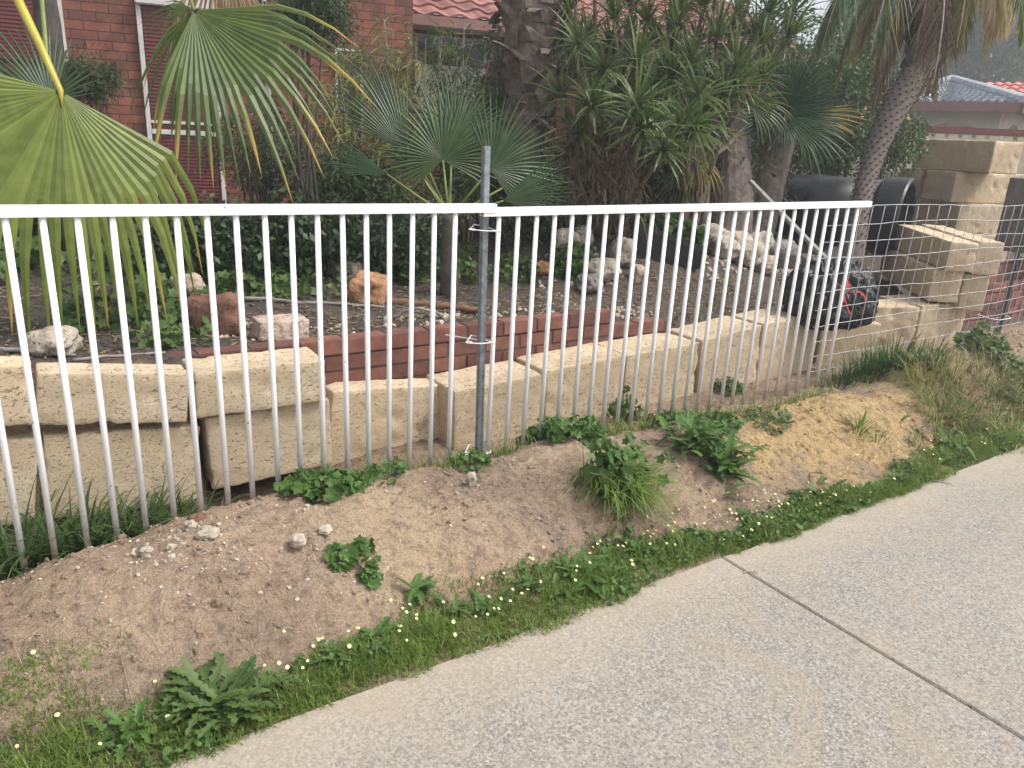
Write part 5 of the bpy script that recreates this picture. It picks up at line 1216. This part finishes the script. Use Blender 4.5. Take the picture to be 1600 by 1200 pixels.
# verge grass
mb = MB(); cl = MB()
def verge(X):
    lo = EDG - .02 + .05 * fnz(X, 1, 1.6, 3) + .02 * fnz(X, 4, 7, 3); hi = interp([(-1, -.66), (.0, -.72), (.15, -.80), (.5, -.83), (1.2, -.74), (1.9, -.74), (2.6, -.86), (3.6, -.9), (4.4, -.8), (5, -.62), (6.5, -.5), (9, -.5)], X) + .09 * fnz(X, 7, 2.1, 8) + .03 * fnz(X, 2, 8, 8); return lo, hi
for _ in range(62000):
    q_ = R.random(); X = R.uniform(-.4, 1.1) if q_ < .28 else R.uniform(1.1, 5) if q_ < .82 else R.uniform(5, 8.5); lo, hi = verge(X); f = R.betavariate(1.3, 1.5); Y = lo + (hi - lo) * f
    dn = fnz(X, Y, 4, 2)
    if dn < -.28 and R.random() < .6: continue
    z = max(ground_h(X, Y), 0.001 if Y < EDG else -1); L_ = R.uniform(.022, .06) * (1 + .8 * max(0, dn)) * (.6 + .8 * math.sin(PI * f)); blade(mb, (X, Y, z - .004), R.uniform(0, 6.28) if R.random() < .7 else R.gauss(-1.3, .5), L_, R.uniform(.002, .0036), R.uniform(0, 1.1), R.uniform(.3, 1.6), 1 if R.random() < .035 else 0, 3)
for _ in range(9000):
    X = R.uniform(-.5, 6.5); lo, hi = verge(X); Y = R.uniform(lo + .01, hi - .01)
    if fnz(X, Y, 3, 12) < .0: continue
    z = ground_h(X, Y) + R.uniform(.008, .04); roundleaf(cl, (X, Y, max(z, .006)), (rdir(.3, 1) + V((0, -.2, .3))).normalized(), R.uniform(.005, .012) * (1.7 if R.random() < .08 else 1))
for (x, y, n, r) in [(25, 1085, 900, .13)]:
    p = gp(x, y)
    for _ in range(n): X = p.x + R.gauss(0, r); Y = p.y + R.gauss(0, r * .4); blade(mb, (X, Y, ground_h(X, Y)), R.uniform(0, 6.28), R.uniform(.015, .04), .003, R.uniform(0, 1), 1, 0, 3)
for x, y, r, n in [(620, 738, .09, 90), (660, 735, .08, 60), (560, 752, .08, 80), (765, 712, .08, 90), (800, 705, .07, 60), (920, 680, .1, 120), (1000, 668, .12, 150), (1080, 655, .12, 120), (1160, 645, .12, 100), (1230, 632, .12, 110), (1280, 620, .1, 90), (700, 735, .05, 40), (870, 690, .08, 80), (960, 680, .08, 90)]:
    p = gp(x, y)
    for _ in range(n): X = p.x + R.gauss(0, r); Y = p.y + R.gauss(.02, .03); blade(mb, (X, Y, ground_h(X, Y) - .004), R.uniform(0, 6.28), R.uniform(.04, .13), .004, R.uniform(0, .7), R.uniform(.5, 1.6), 1 if R.random() < .1 else 0, 4)
tag(mb.build('verge_grass', [L_grass, L_dry]), 'short green grass along the driveway edge and fence foot', 'grass', kind='stuff')
tag(cl.build('verge_clover', L_weed), 'tiny clover leaves through the verge grass', 'clover', kind='stuff')
# daisies
def daisy(nm, open_):
    mb = MB(); tube(mb, [(0, .02, -.06), (0, 0, .0)], [.0011, .0011], 4, m=2); n = 11
    for k in range(n):
        a = 2 * PI * k / n; h = V((math.cos(a), math.sin(a), 0)); s = V((-h.y, h.x, 0)); L_ = .0085; zz = .002 + .004 * (1 - open_); mb.add([h * .002, h * L_ * .6 + s * .0022 + V((0, 0, zz)), h * L_ + V((0, 0, zz * 1.4)), h * L_ * .6 - s * .0022 + V((0, 0, zz))], [(0, 1, 2, 3)], 0, 0)
    tube(mb, [(0, 0, .0005), (0, 0, .0026)], [.0036, .0024], 8, m=1)
    me = mb.build(nm, [m_petal, m_yolk, m_petg]); return me
dz = [daisy('daisy', 1), daisy('daisy', .5)]; used = 0
pts = [(95, 1150), (160, 1190), (265, 1145), (30, 1188), (280, 1140), (245, 1090), (445, 1014), (437, 1058), (482, 1058), (505, 1020), (545, 1012), (560, 1010), (490, 1034), (474, 1063), (450, 1065), (610, 960), (635, 975), (58, 1052), (625, 997), (650, 987), (546, 1030), (498, 1017), (415, 1060)]
for _ in range(150):
    x = R.choice([R.gauss(760, 55), R.gauss(985, 50), R.gauss(1225, 40), R.uniform(620, 1380), R.uniform(1000, 1400), R.uniform(1400, 1580)]); pts.append((x, None))
for k, (x, y) in enumerate(pts):
    if y is None:
        base = interp([(600, 1000), (760, 955), (985, 865), (1225, 800), (1400, 740), (1580, 660)], x); y = base + R.gauss(0, 18)
    p = gp(x, y); p.z += R.uniform(.045, .07)
    if k < 2: o = dz[k]
    else: o = dz[k % 2].copy(); col.objects.link(o)
    o.location = p; s_ = R.uniform(.6, .95); o.scale = (s_, s_, s_); o.rotation_euler = (R.uniform(.1, .9), R.uniform(-.4, .4), R.uniform(0, .6)); 
    rg = 'near the large dark rosette in the bottom left corner' if p.x < .75 else 'between the large rosette and the sand chute' if p.x < 1.25 else 'below the sand chute and the creeping weed' if p.x < 1.75 else 'around the toothed thistle leaves' if p.x < 2.15 else 'below the grassy clump by the driveway joint' if p.x < 2.8 else 'below the yellow sand' if p.x < 4.2 else 'under the right mound'
    tag(o, 'cream daisy in the verge grass ' + rg, 'flower', 'daisies ' + rg)
# bank litter
mb = MB()
for _ in range(1100):
    X = R.uniform(-.5, 6.0); Y = R.uniform(-.85, .0); z = ground_h(X, Y) + .003; a = R.uniform(0, 6.28); L_ = R.uniform(.015, .07) if R.random() < .8 else R.uniform(.07, .16); d = V((math.cos(a), math.sin(a), 0)); c = V((X, Y, z)); q = c + d * L_; q.z = ground_h(q.x, q.y) + .003; m_ = c.lerp(q, .5) + V((R.uniform(-.1, .1) * L_, R.uniform(-.1, .1) * L_, R.uniform(.0, .12) * L_)); tube(mb, [c, m_, q], [.0012, .001, .0006], 3)
tag(mb.build('dry_roots', m_twig), 'dry roots and straw lying on the bank', 'roots', kind='stuff')
mb = MB()
for _ in range(2200):
    X = R.uniform(-.6, 6.5); Y = -.85 + .85 * R.random() ** .8; chip(mb, (X, Y, ground_h(X, Y) + .001), R.choice([.002, .003, .003, .004, .006]) * R.uniform(.7, 1.5))
for _ in range(110):
    p = gp(R.gauss(290, 75), R.gauss(855, 26)); chip(mb, p, R.uniform(.003, .011))
tag(mb.build('pebbles', m_stone), 'small pebbles on the bank', 'pebbles', kind='stuff')
mb = MB()
for _ in range(1500):
    X = R.uniform(-.6, 6.5); Y = R.uniform(-.85, -.05)
    if fnz(X, Y, 2, 20) > -.05: chip(mb, (X, Y, ground_h(X, Y) + .001), R.uniform(.004, .012) * (1.7 if R.random() < .1 else 1))
tag(mb.build('soil_clods', m_soil), 'crumbs and clods of soil on the bank', 'soil clods', kind='stuff')
for (pix, lb) in [([(692, 738), (720, 748), (740, 768)], 'curved straw root on the bank crest below the post'), ([(1160, 906), (1175, 903), (1182, 908)], 'short twig on the driveway below the verge'), ([(805, 985), (820, 988), (830, 986)], 'small dark twig on the driveway edge in the middle'), ([(1455, 755), (1475, 762), (1490, 768)], 'brown twig on the driveway near the right verge'), ([(348, 760), (352, 778), (346, 796)], 'pale bent root sticking up behind the fence by the lower block gap')]:
    mb = MB(); P = [gp(*q) for q in pix]; 
    for q in P: q.z = max(q.z, 0) + .005
    tube(mb, [P[0], P[0].lerp(P[1], .5) + V((0, 0, .004)), P[1], P[1].lerp(P[2], .5), P[2]], [.003, .003, .0026, .002, .0012], 5); tag(mb.build('twig', m_twig if 'dark' not in lb else m_barkd, origin=P[0]), lb, 'twig')

# ------------------------------------------------------------------ added volume: lifts the shadows the way veiling lens glare does
mh, th, bh_ = nodes('glare_volume'); th.nodes.remove(bh_); pv = th.nodes.new('ShaderNodeVolumePrincipled')
pv.inputs['Color'].default_value = (.93, .96, 1, 1); pv.inputs['Density'].default_value = .006; pv.inputs['Anisotropy'].default_value = .3
th.links.new(pv.outputs[0], th.nodes['Material Output'].inputs['Volume'])
mb = MB(); box(mb, (20, 20, 6.4), (110, 110, 15.2)); tag(mb.build('glare_veil', mh), 'thin pale volume added to lift the shadows like lens glare', 'glare_veil', kind='stuff')
